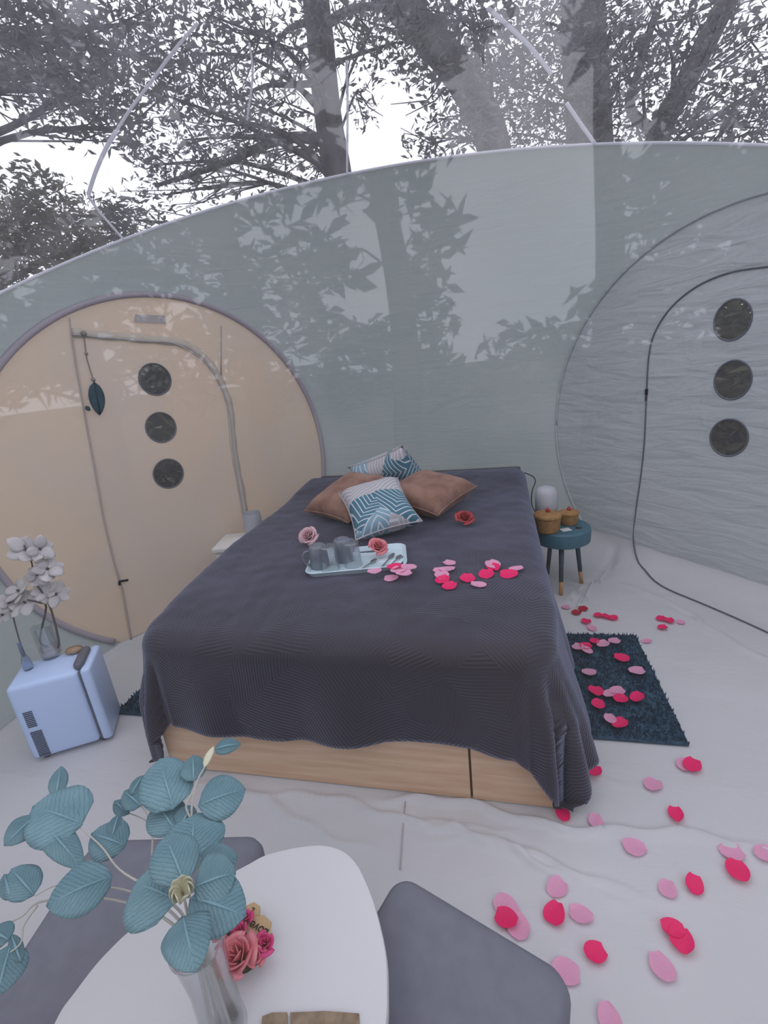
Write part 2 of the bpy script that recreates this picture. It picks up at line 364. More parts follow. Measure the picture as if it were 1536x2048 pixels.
# weld seams of the dome: flat strips lying on the film
def strip_on_dome(pts, w, name):
    P = catmull([sphere_hit(*p) for p in pts], 8); mb = MB(); vs = []; fs = []
    for i, p in enumerate(P):
        n = (p-BC).normalized(); tt = (P[min(i+1, len(P)-1)]-P[max(i-1, 0)]).normalized(); s = n.cross(tt)
        for k in (-1, 1):
            for rr in (BR-.004, BR-.001): vs.append(BC + ((p + s*w*k)-BC).normalized()*rr)
    for i in range(len(P)-1):
        a = i*4; fs += [(a, a+2, a+6, a+4), (a+1, a+5, a+7, a+3), (a, a+4, a+5, a+1), (a+2, a+3, a+7, a+6)]
    mb.add(vs, fs); o = build(mb, name, M['seam_film'], dome); return o
for k, (pts, w) in enumerate([([(395, 45), (352, 95), (300, 165), (262, 215), (232, 262)], .004), ([(232, 262), (212, 295), (190, 345), (176, 390)], .006), ([(176, 392), (200, 425), (232, 462), (250, 482)], .004),
                              ([(975, 15), (1010, 45), (1062, 95), (1103, 148)], .006), ([(1133, 205), (1160, 245), (1190, 287)], .006),
                              ([(693, 120), (695, 220), (694, 352)], .004), ([(498, 85), (505, 150), (494, 240)], .003)]):
    strip_on_dome(pts, w*1.4, 'seam')
# welded rim between film and fabric
rim = MB(); _e1 = SPLIT_N.cross(V((1, 0, 0))).normalized(); _e2 = SPLIT_N.cross(_e1)
_dd = (SPLIT_P-BC).dot(SPLIT_N); _rc = sqrt(BR*BR-_dd*_dd); _c0 = BC + SPLIT_N*_dd
run = []; runs = []
for k in range(361):
    p = _c0 + (_e1*cos(rad(k)) + _e2*sin(rad(k)))*(_rc-.004)
    ok = all((p-D['c']).dot(D['n']) < -.005 for D in (DL, DR, DF)) and p.z > .02
    if ok: run.append(p)
    elif run: runs.append(run); run = []
if run: runs.append(run)
for r_ in runs:
    if len(r_) > 3: rim.tube(r_, .006, 6)
o = build(rim, 'trim_1', M['seam_film']); tag(o, 'pale welded rim where clear film meets grey fabric', 'trim', kind='structure')

# ---- flat round end panels, cut from 2D outlines with holes
def flat_panel(name, outline, holes, D, inset, thick, m, parent=None):
    cu = bpy.data.curves.new(name, 'CURVE'); cu.dimensions = '2D'; cu.fill_mode = 'BOTH'; cu.extrude = thick/2
    for poly in [outline]+holes:
        sp = cu.splines.new('POLY'); sp.points.add(len(poly)-1); sp.use_cyclic_u = True
        for q, p in zip(sp.points, poly): q.co = (p[0], p[1], 0, 1)
    ob = bpy.data.objects.new(name, cu); COL.objects.link(ob); bpy.context.view_layer.update()
    me = bpy.data.meshes.new_from_object(ob.evaluated_get(bpy.context.evaluated_depsgraph_get())); bpy.data.objects.remove(ob)
    me.name = name
    Mx = Matrix((D['t'], V((0, 0, 1)), D['t'].cross(V((0, 0, 1))))).transposed().to_4x4(); Mx.translation = D['c'] - D['n']*inset
    me.materials.clear(); me.transform(Mx); me.materials.append(m)
    o = bpy.data.objects.new(name, me); COL.objects.link(o)
    if parent: o.parent = parent
    return o
def to_disc(x, y, D):
    p = on_plane(x, y, D['c'], D['n'])-D['c']; return (p.dot(D['t']), p.z)
def from_disc(a, b, D, inset=0): return D['c'] + D['t']*a + V((0, 0, b)) - D['n']*inset
def circ(a, b, r, n=36, r2=None): return [(a+r*cos(2*pi*k/n), b+(r2 or r)*sin(2*pi*k/n)) for k in range(n)]
def disc_outline(D):
    zb = -D['c'].z-.01; r = D['r']+.004; a0 = math.asin(max(-1, zb/r)); n = 96
    return [(r*cos(a), r*sin(a)) for a in [a0 + (pi-2*a0)*k/n for k in range(n+1)]]
def shrink(poly, k):
    c = (sum(p[0] for p in poly)/len(poly), sum(p[1] for p in poly)/len(poly))
    return [(c[0]+(p[0]-c[0])*k, c[1]+(p[1]-c[1])*k) for p in poly]
def hole_from_px(cx, cy, rx, ry, D):
    a, b = to_disc(cx, cy, D); a1, _ = to_disc(cx+rx, cy, D); a2, _ = to_disc(cx-rx, cy, D); _, b1 = to_disc(cx, cy-ry, D); _, b2 = to_disc(cx, cy+ry, D)
    return circ(a, b, abs(a1-a2)/2, 40, abs(b1-b2)/2)
# left end panel and its door
holesL = [hole_from_px(309, 759, 32, 32, DL), hole_from_px(321, 855, 30.5, 30.5, DL), hole_from_px(336, 947, 30.5, 29.5, DL)]
doorL_px = [(140, 668), (150, 730), (160, 790), (172, 860), (186, 930), (200, 1010), (217, 1090), (243, 1195), (262, 1290), (360, 1290), (470, 1250), (515, 1150), (498, 1060), (487, 1000), (478, 930), (468, 860), (458, 810), (440, 760), (415, 722), (385, 697), (350, 684), (280, 677), (210, 671)]
doorL = [to_disc(x, y, DL) for x, y in doorL_px]; zbl = -DL['c'].z
doorL = [(a, max(b, zbl+.01)) for a, b in doorL]
o = flat_panel('wall_left', disc_outline(DL), [shrink(doorL, .985)], DL, 0, .006, M['warm_lit_cream']); tag(o, 'cream fabric round end panel with a zipped flap door', 'wall', kind='structure')
door1 = flat_panel('door_1', doorL, holesL, DL, .006, .005, M['warm_lit_cream_door']); tag(door1, 'cream fabric flap door with wide beige zip flap', 'door', kind='structure')
def panes(door, holes, D, inset):
    for h in holes:
        flat_panel('porthole_pane', h, [], D, inset, .002, M['porthole_film'], door)
        mb = MB(); P = [from_disc(a, b, D, inset+.003) for a, b in h]; mb.tube(P+[P[0]], .0045, 6, caps=False); build(mb, 'porthole_rim', M['zip_cord'], door)
panes(door1, holesL, DL, .006)
def ribbon(pts, w, D, inset, thick=.004):
    """flat band along points in panel coordinates"""
    mb = MB(); vs = []; fs = []
    P = catmull([V((a, b, 0)) for a, b in pts], 6)
    for i, p in enumerate(P):
        tt = (P[min(i+1, len(P)-1)]-P[max(i-1, 0)]).normalized(); s = V((-tt.y, tt.x, 0)); ww = w*(1+.12*sin(i*1.3))
        for k in (-1, 1):
            for z in (0, thick): q = p+s*ww*k; vs.append(from_disc(q.x, q.y, D, inset+z))
    for i in range(len(P)-1):
        a = i*4; fs += [(a, a+2, a+6, a+4), (a+1, a+5, a+7, a+3), (a, a+4, a+5, a+1), (a+2, a+3, a+7, a+6)]
    fs += [(0, 1, 3, 2), (len(vs)-4, len(vs)-2, len(vs)-1, len(vs)-3)]
    return mb.add(vs, fs)
band = [(143, 666), (210, 672), (290, 679), (350, 685), (388, 700), (420, 730), (445, 775), (458, 815), (463, 870), (470, 925), (482, 985), (490, 1040), (500, 1090)]
o = build(ribbon([to_disc(x, y, DL) for x, y in band], .021, DL, .010, .006), 'zip_flap', M['zip_flap'], door1); o['label'] = 'beige fabric band covering the door zip'
o = build(ribbon([to_disc(x, y, DL) for x, y in [(143, 670), (290, 683), (352, 690), (416, 735), (453, 815), (466, 925), (486, 1040)]], .004, DL, .0165, .003), 'zip_stitching', M['patch_grey'], door1)
seam = [(138, 636), (141, 668), (150, 730), (163, 800), (176, 870), (190, 950), (206, 1040), (226, 1120), (245, 1180), (258, 1255), (264, 1292)]
build(MB().tube([from_disc(*to_disc(x, y, DL), DL, .011) for x, y in seam], .0035, 6), 'zip_seam', M['patch_grey'], door1)
p = from_disc(*to_disc(245, 1160, DL), DL, .018); mb = MB().box((0, 0, 0), (.05, .012, .012), 0, .003).box((-.022, 0, -.012), (.012, .01, .02), 0, .002)
o = build(mb, 'zip_pull', M['black_plastic'], door1); o.location = p; o.rotation_euler = (0, rad(12), rad(148-90))
wl = bpy.data.objects['wall_left']
build(MB().tube([from_disc(*to_disc(x, y, DL), DL, .008) for x, y in [(441, 652), (441, 700), (441, 752)]], .004, 6), 'seam', M['patch_grey'], wl)
p = [to_disc(x, y, DL) for x, y in [(270, 629), (329, 632), (331, 648), (268, 645)]]
o = flat_panel('label_patch', p, [], DL, .006, .006, M['patch_grey'], wl)
# left ring where the panel joins the bubble
def ring(D, r, inset, name, m, lab):
    P = [from_disc(D['r']*cos(a), D['r']*sin(a), D, inset) for a in [2*pi*k/160 for k in range(161)]]; P = [p for p in P if p.z > .03]
    i0 = max(range(len(P)), key=lambda i: (P[i]-P[i-1]).length); P = P[i0:]+P[:i0]
    o = build(MB().tube(P, r, 8), name, m); tag(o, lab, 'trim', kind='structure'); return o
ring(DL, .016, .012, 'trim_2', M['piping'], 'grey mauve piping around the cream end panel')
# right end panel and its door
holesR = [hole_from_px(1467, 640, 37, 41, DR), hole_from_px(1467, 760, 37, 39, DR), hole_from_px(1459, 875, 38, 37, DR)]
zipR = [(1700, 540), (1620, 525), (1536, 533), (1460, 545), (1395, 572), (1345, 612), (1312, 660), (1298, 710), (1293, 790), (1289, 880), (1282, 950), (1272, 1020), (1267, 1080), (1275, 1120)]
aR0 = sum(p[0] for p in holesR[1])/40
lft = [to_disc(x, y, DR) for x, y in zipR[3:]]; zbr = -DR['c'].z
lft = [(a, max(b, zbr+.06)) for a, b in lft]
doorR = lft + [(lft[-1][0]-.08, zbr+.02)] + [(2*aR0-lft[-1][0]+.08, zbr+.02)] + [(2*aR0-a, b) for a, b in lft[::-1]]
o = flat_panel('wall_right', disc_outline(DR), [shrink(doorR, .985)], DR, 0, .006, M['grey_fabric']); tag(o, 'pale grey fabric round end panel with a zipped door', 'wall', kind='structure')
door2 = flat_panel('door_2', doorR, holesR, DR, .006, .005, M['grey_fabric']); tag(door2, 'pale grey fabric door with thin dark zip line', 'door', kind='structure')
panes(door2, holesR, DR, .006)
ring(DR, .008, .008, 'trim_3', M['grey_fabric'], 'pale grey welt around the grey end panel')
# clear front panel (the camera looks in through it)
o = flat_panel('window_1', disc_outline(DF), [], DF, 0, .0006, M['front_film'])
tag(o, 'clear plastic front panel of the bubble mirroring sky and trees', 'window', kind='structure')
# one sheet is enough for a film: keep a single face layer
bm = bmesh.new(); bm.from_mesh(o.data); bm.normal_update()
kill = [f for f in bm.faces if f.normal.dot(DF['n']) < .5]; bmesh.ops.delete(bm, geom=kill, context='FACES'); bm.to_mesh(o.data); bm.free()
for nm in ('porthole_pane',):
    for ob in [q for q in COL.objects if q.name.startswith(nm)]:
        bm = bmesh.new(); bm.from_mesh(ob.data); bm.normal_update(); n0 = (DL if ob.parent == door1 else DR)['n']
        bmesh.ops.delete(bm, geom=[f for f in bm.faces if f.normal.dot(n0) < .5], context='FACES'); bm.to_mesh(ob.data); bm.free()
ring(DF, .02, .01, 'trim_4', M['piping'], 'grey mauve piping around the clear front panel')

# ---- floor sheet: flat, turned up where it meets the wall
def wall_r(th, z):
    h = V((cos(th), sin(th), 0)); r = sqrt(BR*BR-(z-BC.z)**2)
    for D in (DL, DR, DF):
        c_ = h.dot(D['n'])
        if c_ > .01: r = min(r, D['d']/c_)
    return r
def fold(x, y):
    z = 0
    for (ax, ay, bx, by, w, h) in FOLDS:
        e = V((bx-ax, by-ay)); L = e.length; e /= L; q = V((x-ax, y-ay)); s = q.dot(e); 
        if -.15 < s < L+.15:
            dd = q.x*e.y-q.y*e.x + .02*sin(s*9) + .008*sin(s*31); fade = max(0, min(1, min(s+.15, L+.15-s)/.25)); z += h*fade*math.exp(-(dd/w)**2)
    return z
def f2(a, b, w=.012, h=.010):
    h *= 1.7; A = on_z(*a); B = on_z(*b); return (A.x, A.y, B.x, B.y, w, h)
FOLDS = [f2((800, 1600), (1500, 1700), .012, .012), f2((850, 1645), (1150, 1755), .012, .010), f2((560, 1590), (960, 1660), .012, .009), f2((900, 1680), (1230, 1765), .010, .008), f2((420, 1570), (700, 1680), .014, .010),
         f2((1130, 1540), (1190, 1560), .01, .008), f2((1140, 1195), (1240, 1150), .010, .012), f2((1150, 1175), (1180, 1210), .010, .010), f2((1300, 1190), (1536, 1320), .014, .010), f2((200, 1330), (300, 1275), .012, .012), f2((230, 1290), (300, 1330), .010, .010), f2((160, 1700), (40, 1660), .015, .008), f2((1250, 1170), (1420, 1260), .012, .008)]
def floor_pt(i, j):
    th = 2*pi*i; a = math.degrees(th) % 360
    back = max(0, cos(th-rad(60)))
    dl = .06 + .20*back**2 if (th-rad(60)) else .06
    if (V((cos(th), sin(th), 0))).dot(DF['n']) > .5: dl = .02
    zt = .03 + .12*back**1.5
    rf = wall_r(th, 0)-dl; rw = wall_r(th, zt)-.006
    if j < .86:
        r = rf*j/.86; x = BC.x+r*cos(th); y = BC.y+r*sin(th)
        return V((x, y, fold(x, y) + .0015*noise.noise(V((x*6, y*6, 0)))))
    s = (j-.86)/.14*pi/2
    r = rf + (rw-rf)*sin(s); z = zt*(1-cos(s)); x = BC.x+r*cos(th); y = BC.y+r*sin(th)
    wr = .012*noise.noise(V((a*.25, s*1.5, 3)))*sin(s*2)
    return V((x-wr*cos(th), y-wr*sin(th), z + fold(x, y)))
mb = MB().grid(floor_pt, 360, 150); FLOOR = BVHTree.FromPolygons(mb.v, mb.f)
o = build(mb, 'floor', M['floor_fabric']); tag(o, 'creased white groundsheet floor turned up at the walls', 'floor', kind='structure')
build(MB().tube([on_z(x, y, .004) for x, y in [(812, 1590), (806, 1650), (800, 1740)]], .0018, 5), 'seam', M['patch_grey'], o)
def room_hit(x, y, D):
    d = ray(x, y); h = FLOOR.ray_cast(CAMP, d); p = on_plane(x, y, D['c'], D['n'])
    t1 = (h[0]-CAMP).length if h[0] else 1e9; t2 = (p-CAMP).length
    return CAMP + d*(min(t1, t2)-.012)
zp = zipR[2:] + [(1290, 1140), (1310, 1162), (1340, 1180), (1400, 1205), (1470, 1235), (1536, 1265), (1600, 1295)]
build(MB().tube(catmull([room_hit(x, y, DR) for x, y in zp], 6), .0045, 6), 'zip_line', M['zip_cord'], door2)
p = room_hit(1293, 784, DR); mb = MB().box((0, 0, 0), (.016, .012, .035), 0, .003).box((0, 0, -.035), (.012, .008, .03), 0, .002)
o = build(mb, 'zip_pull', M['black_plastic'], door2); o.location = p; o.rotation_euler = (0, 0, rad(43-90))

# ------------------------------------------------------------------ outside: ground, trees, shrubs
GZ = -.06
mb = MB()
def gp(i, j):
    r = .5+60*(j**2); th = 2*pi*i; x = BC.x+r*cos(th); y = BC.y+r*sin(th)
    return V((x, y, GZ + (0 if r < 3 else .25*noise.noise(V((x*.2, y*.2, 1)))*min(1, (r-3)/4))))
mb.grid(gp, 72, 40); o = build(mb, 'ground', M['ground']); tag(o, 'brown leaf-strewn woodland ground around the bubble', 'ground', kind='structure')

def leaf_mesh(centres, size, name, m, parent, seed):
    rnd = random.Random(seed); vs = []; fs = []
    for (c, r, n) in centres:
        for _ in range(n):
            while True:
                q = V((rnd.uniform(-1, 1), rnd.uniform(-1, 1), rnd.uniform(-1, 1)))
                if q.length < 1: break
            p = c + q*r*(.35+.65*q.length)
            a = V((rnd.gauss(0, 1), rnd.gauss(0, 1), rnd.gauss(0, .6))).normalized(); b = a.cross(V((rnd.gauss(0, 1), rnd.gauss(0, 1), rnd.gauss(0, 1)))).normalized()
            L = size*rnd.uniform(.6, 1.5); w = L*rnd.uniform(.25, .45); k = len(vs); bend = b.cross(a)*L*.15
            vs += [p-a*L, p+b*w+bend, p+a*L, p-b*w+bend]; fs.append((k, k+1, k+2, k+3))
    mb = MB(); mb.v = [p-parent.location for p in vs]; mb.f = fs; mb.mi = [0]*len(fs)
    o = build(mb, name, m, parent, smooth=False, recalc=False); o['kind'] = 'stuff'; return o
def tree(name, label, trunk, radii, clusters, dens=1., size=.042, seed=0, m='leaf_dark', extra=(), group='trees around the bubble', bends=None):
    rnd = random.Random(seed); base = trunk[0]; t = empty(name, base); tag(t, label, 'tree', group)
    P = catmull(trunk, 6); rr = [radii[0]+(radii[1]-radii[0])*(i/(len(P)-1))**.8 for i in range(len(P))]
    mb = MB().tube([p-base for p in P], rr, 12); build(mb, 'trunk', M['bark'], t)
    br = MB()
    for path, r0, r1 in extra:
        Q = catmull(path, 5); br.tube([p-base for p in Q], [r0+(r1-r0)*i/(len(Q)-1) for i in range(len(Q))], 7)
    for (c, r, n) in clusters:
        cand = [p for p in P if p.z < c.z+.3] or P
        p = min(cand, key=lambda q: (q-c).length + abs(q.z-(c.z-.5))*.6); mid = (p+c)/2 + V((rnd.uniform(-.2, .2), rnd.uniform(-.2, .2), rnd.uniform(.0, .35)))
        r0 = min(.05, .012+.012*(c-p).length); Q = catmull([p, mid, c], 5); br.tube([q-base for q in Q], [r0*(1-.75*i/(len(Q)-1)) for i in range(len(Q))], 6)
        for _ in range(7):
            q = c + V((rnd.uniform(-1, 1), rnd.uniform(-1, 1), rnd.uniform(-1, .7)))*r; s = Q[rnd.randrange(len(Q)//2, len(Q))]; mm = (q+s)/2+V((rnd.uniform(-.1, .1), rnd.uniform(-.1, .1), rnd.uniform(-.1, .1)))
            br.tube([s-base, mm-base, q-base], [.010, .007, .003], 4)
    if br.v: build(br, 'branches', M['bark'], t)
    if clusters: leaf_mesh([(c, r, max(4, int(n*dens))) for c, r, n in clusters], size, 'crown', M[m], t, seed)
    return t
def cl(lst, d, k=210, jit=.9, seed=1):
    rnd = random.Random(seed); out = []
    for (x, y, rp) in lst:
        t_ = d+rnd.uniform(-jit, jit); r = rp*t_/FPX*1.05; out.append((at_dist(x, y, t_), r, int(k*(rp/60)**1.6)))
    return out
def trunk_px(pts, d):
    """visible part from pixels at one distance, carried on down to the ground and up out of sight"""
    Q = [at_dist(x, y, d/ray(x, y).dot(V((sin(YAW), cos(YAW), 0)))) for x, y in pts][::-1]
    e = (Q[0]-Q[1]).normalized(); e = V((e.x*.5, e.y*.5, min(e.z, -.5))).normalized(); g = Q[0]+e*((GZ-.1-Q[0].z)/e.z)
    u = (Q[-1]-Q[-2]).normalized(); return [g, (g+Q[0])/2+V((.04, 0, 0))] + Q + [Q[-1]+u*1.5, Q[-1]+u*3.2]
T1 = trunk_px([(632, 0), (642, 90), (650, 180), (660, 260), (676, 350)], 7.2)
def P7(x, y, d=7.2): return at_dist(x, y, d/ray(x, y).dot(V((sin(YAW), cos(YAW), 0))))
tree('oak_tree', 'straight dark tree trunk with long low side branches behind the dome', T1, (.20, .15),
     cl([(330,190,70),(365,280,80),(430,240,75),(305,330,40),(330,390,60),(425,330,60),(270,440,50),(480,120,60),(420,30,75),(520,40,80),(560,200,60),(590,90,70),(600,300,50),(540,330,50),(725,205,35),(740,60,60),(700,20,60),(640,335,40),(480,270,50),(380,110,50),(455,190,60),(520,250,40)], 7.4, seed=3), seed=3,
     extra=[([P7(655, 285), P7(600, 275), P7(540, 285), P7(455, 325), P7(380, 350), P7(310, 372)], .075, .02), ([P7(640, 165), P7(590, 170), P7(530, 172), P7(480, 195)], .045, .012), ([P7(640, 60), P7(700, 20), P7(790, 10)], .06, .03), ([P7(655, 135), P7(700, 115), P7(790, 85)], .035, .012), ([P7(630, 40), P7(575, 60), P7(540, 110)], .045, .012)])
T2 = trunk_px([(770, -20), (845, 60), (905, 130), (955, 210), (988, 300)], 6.6)
tree('oak_tree', 'leaning thick dark tree trunk bending left behind the dome', T2, (.22, .14), cl([(800,30,70),(860,110,60),(930,180,65),(960,60,80),(950,250,50),(860,290,45),(1010,150,50),(900,20,60)], 6.9, k=330, seed=4), seed=4,
     extra=[([P7(905, 130, 6.6), P7(880, 60, 6.6), P7(830, 15, 6.6)], .08, .04), ([P7(960, 215, 6.6), P7(955, 120, 6.6), P7(945, 30, 6.6)], .05, .02)])
T3 = trunk_px([(1165, -10), (1168, 80), (1172, 170), (1180, 290)], 8.0)
tree('oak_tree', 'broad grey tree trunk crowded by leaves behind the dome', T3, (.34, .26), cl([(1080,40,90),(1060,130,70),(1130,90,80),(1180,180,70),(1080,220,65),(1120,265,50),(1220,60,80),(1200,260,50),(1030,265,45),(1240,140,50),(1020,210,50)], 8.2, k=420, seed=5), seed=5)
T4 = trunk_px([(1445, 20), (1400, 110), (1358, 190), (1312, 292)], 7.0)
tree('oak_tree', 'dark tree trunk leaning right with thin crown behind the dome', T4, (.16, .11), cl([(1290,40,70),(1375,90,45),(1300,150,40),(1410,215,55),(1470,235,60),(1520,262,50),(1440,30,55),(1500,80,45),(1350,240,45),(1265,255,45),(1530,170,35)], 7.3, k=320, seed=6), seed=6,
     extra=[([P7(1320, 270, 7), P7(1260, 215, 7), P7(1285, 120, 7), P7(1310, 30, 7)], .07, .03)])
T5 = [V((-5.9, 2.6, GZ-.1)), V((-5.85, 2.7, 2)), V((-5.6, 2.8, 4.2)), V((-5.2, 2.9, 6.5)), V((-4.9, 3, 9))]
tree('oak_tree', 'leafy tree with drooping boughs left of the dome', T5, (.2, .1), cl([(55,55,110),(180,60,120),(300,45,90),(120,175,70),(60,130,65),(200,205,50),(250,255,40),(160,130,60),(215,130,50),(310,120,50),(10,20,60)], 6.6, k=260, seed=7), seed=7,
     extra=[([V((-5.6, 2.8, 4.2)), at_dist(60, 150, 6.6), at_dist(120, 190, 6.5), at_dist(215, 245, 6.4)], .05, .012)])
T6 = [V((-6.4, 3.9, GZ-.1)), V((-6.4, 3.9, 1.5)), V((-6.3, 4.0, 3))]
tree('young_tree', 'bushy dark green young tree low beside the dome', T6, (.1, .04), cl([(55,485,95),(25,545,65),(130,440,60),(200,480,60),(60,400,50),(150,505,55),(100,520,60),(10,440,50),(-60,500,80),(250,470,40),(230,430,30)], 7.2, k=420, seed=8), seed=8, m='leaf_olive')
# low shrubs and background thicket behind the walls, seen through the portholes
def shrub(label, c, r, seed):
    t = empty('woodland_shrub', V((c.x, c.y, GZ))); tag(t, label, 'shrub', 'woodland shrubs around the bubble')
    rnd = random.Random(seed); mb = MB()
    for _ in range(9):
        a = rnd.uniform(0, 6.28); q = V((cos(a)*r*.7, sin(a)*r*.7, rnd.uniform(.8, 1.6)*r)); mb.tube([V((cos(a)*.05, sin(a)*.05, -.05)), q*.5+V((0, 0, .15)), q], [.02, .012, .005], 5)
    build(mb, 'stem', M['bark'], t)
    cs = [(V((c.x+rnd.uniform(-.6, .6)*r, c.y+rnd.uniform(-.6, .6)*r, GZ+rnd.uniform(.25, 1.6)*r)), .55*r, 260) for _ in range(9)]
    leaf_mesh(cs, .09, 'foliage', M['leaf_olive'], t, seed)
for k, (h, dd, r) in enumerate([(135, 4.2, 1.1), (150, 4.6, 1.2), (165, 4.4, 1.0), (122, 5.2, 1.2), (30, 4.4, 1.1), (45, 4.8, 1.2), (58, 4.6, 1.1), (72, 5.4, 1.2), (105, 5.8, 1.2)]):
    shrub('olive woodland shrub outside the cream door portholes' if h > 130 else 'olive woodland shrub outside the grey door portholes' if h < 65 else 'olive woodland shrub outside behind the headboard', BC + V((cos(rad(h)), sin(rad(h)), 0))*(dd+.7), r*.95, 40+k)
# trees standing behind the viewer, mirrored by the clear front panel
def mirror(x, y, d):
    r_ = ray(x, y); n = DF['n']; q = r_-n*2*r_.dot(n); hit = on_plane(x, y, DF['c'], n); return hit + q*d
rnd = random.Random(11); sets = {k: [] for k in range(5)}
for gx in range(-80, 1680, 85):
    for gy in range(-40, 790, 80):
        x = gx+rnd.uniform(-25, 25); y = gy+rnd.uniform(-25, 25)
        gap = (880 < x < 1230 and 250 < y < 560) or (930 < x < 1100 and 500 < y < 690) or (940 < x < 1190 and y < 300)
        if gap: continue
        if y < 330 and rnd.random() < .45: continue
        if 330 <= y < 620 and rnd.random() < (.35 if x < 900 else .12): continue
        d = rnd.uniform(6.5, 8.5); P = mirror(x, y, d); r = 62*d/FPX
        if P.z < .6: P.z = .6
        sets[min(4, max(0, int((x+80)/350)))].append((P, r, 60))
for k, cs in sets.items():
    c0 = sum((c[0] for c in cs), V())/len(cs); b0 = V((c0.x, c0.y, GZ-.1))
    tree('oak_tree', 'dense leafy oak standing outside opposite the clear front panel', [b0, b0+V((.1, 0, 2.2)), b0+V((-.1, .1, 4.5)), b0+V((0, 0, 7.5))], (.24, .1), cs, size=.17, seed=20+k, group='trees opposite the clear front panel')

# ------------------------------------------------------------------ bed
BW, BL, BZ = 1.42, 1.98, .60
bed = empty('bed', (-BW/2, BL/2, 0)); tag(bed, 'low oak platform bed with grey headboard under a dark quilt', 'bed')
L_ = lambda p: V(p)-bed.location
def bpart(mb, name, m, **k): mb.v = [L_(p) for p in mb.v]; return build(mb, name, m, bed, **k)
gapx = on_plane(940, 1530, V((0, 0, 0)), V((0, 1, 0))).x
nA = on_plane(640, 1432, V((0, 0, 0)), V((0, 1, 0))).x; nB = on_plane(722, 1445, V((0, 0, 0)), V((0, 1, 0))).x
def front(x0, x1, notch=None):
    top = [(x1, .30), (x0, .30)]
    if notch:
        a, b = notch; top = [(x1, .30)] + [(b+(a-b)*k/10, .30-.055*sin(pi*k/10)**.7) for k in range(11)] + [(x0, .30)]
    poly = [(x0, .006), (x1, .006)] + top
    mb = MB(); n = len(poly); vs = [V((p[0], 0, p[1])) for p in poly]+[V((p[0], .022, p[1])) for p in poly]
    return mb.add(vs, [tuple(range(n)), tuple(range(2*n-1, n-1, -1))]+[(i, n+i, n+(i+1) % n, (i+1) % n) for i in range(n)])
bpart(front(-BW, gapx-.004, (nA, nB)), 'front_panel', M['oak'], smooth=False); bpart(front(gapx+.004, 0), 'front_panel', M['oak'], smooth=False)
o = bpart(MB().box((gapx, .016, .15), (.02, .012, .28)), 'panel_gap_backing', M['oak_dark'], smooth=False)
for x in (-BW+.011, -.011): bpart(MB().box((x, BL/2, .153), (.022, BL-.05, .294)), 'side_panel', M['oak'], smooth=False)
bpart(MB().box((-BW/2, BL/2+.02, .305), (BW-.05, BL-.08, .02)), 'bed_slats', M['oak_dark'], smooth=False)
bpart(MB().box((-.752, BL/2+.045, .445), (1.36, BL-.11, .26), 0, .07), 'mattress', M['mattress_white'])
bpart(MB().box((-BW/2+.0, BL+.02, .3325), (BW+.0, .05, .625), 0, .012), 'headboard', M['headboard_fabric'])

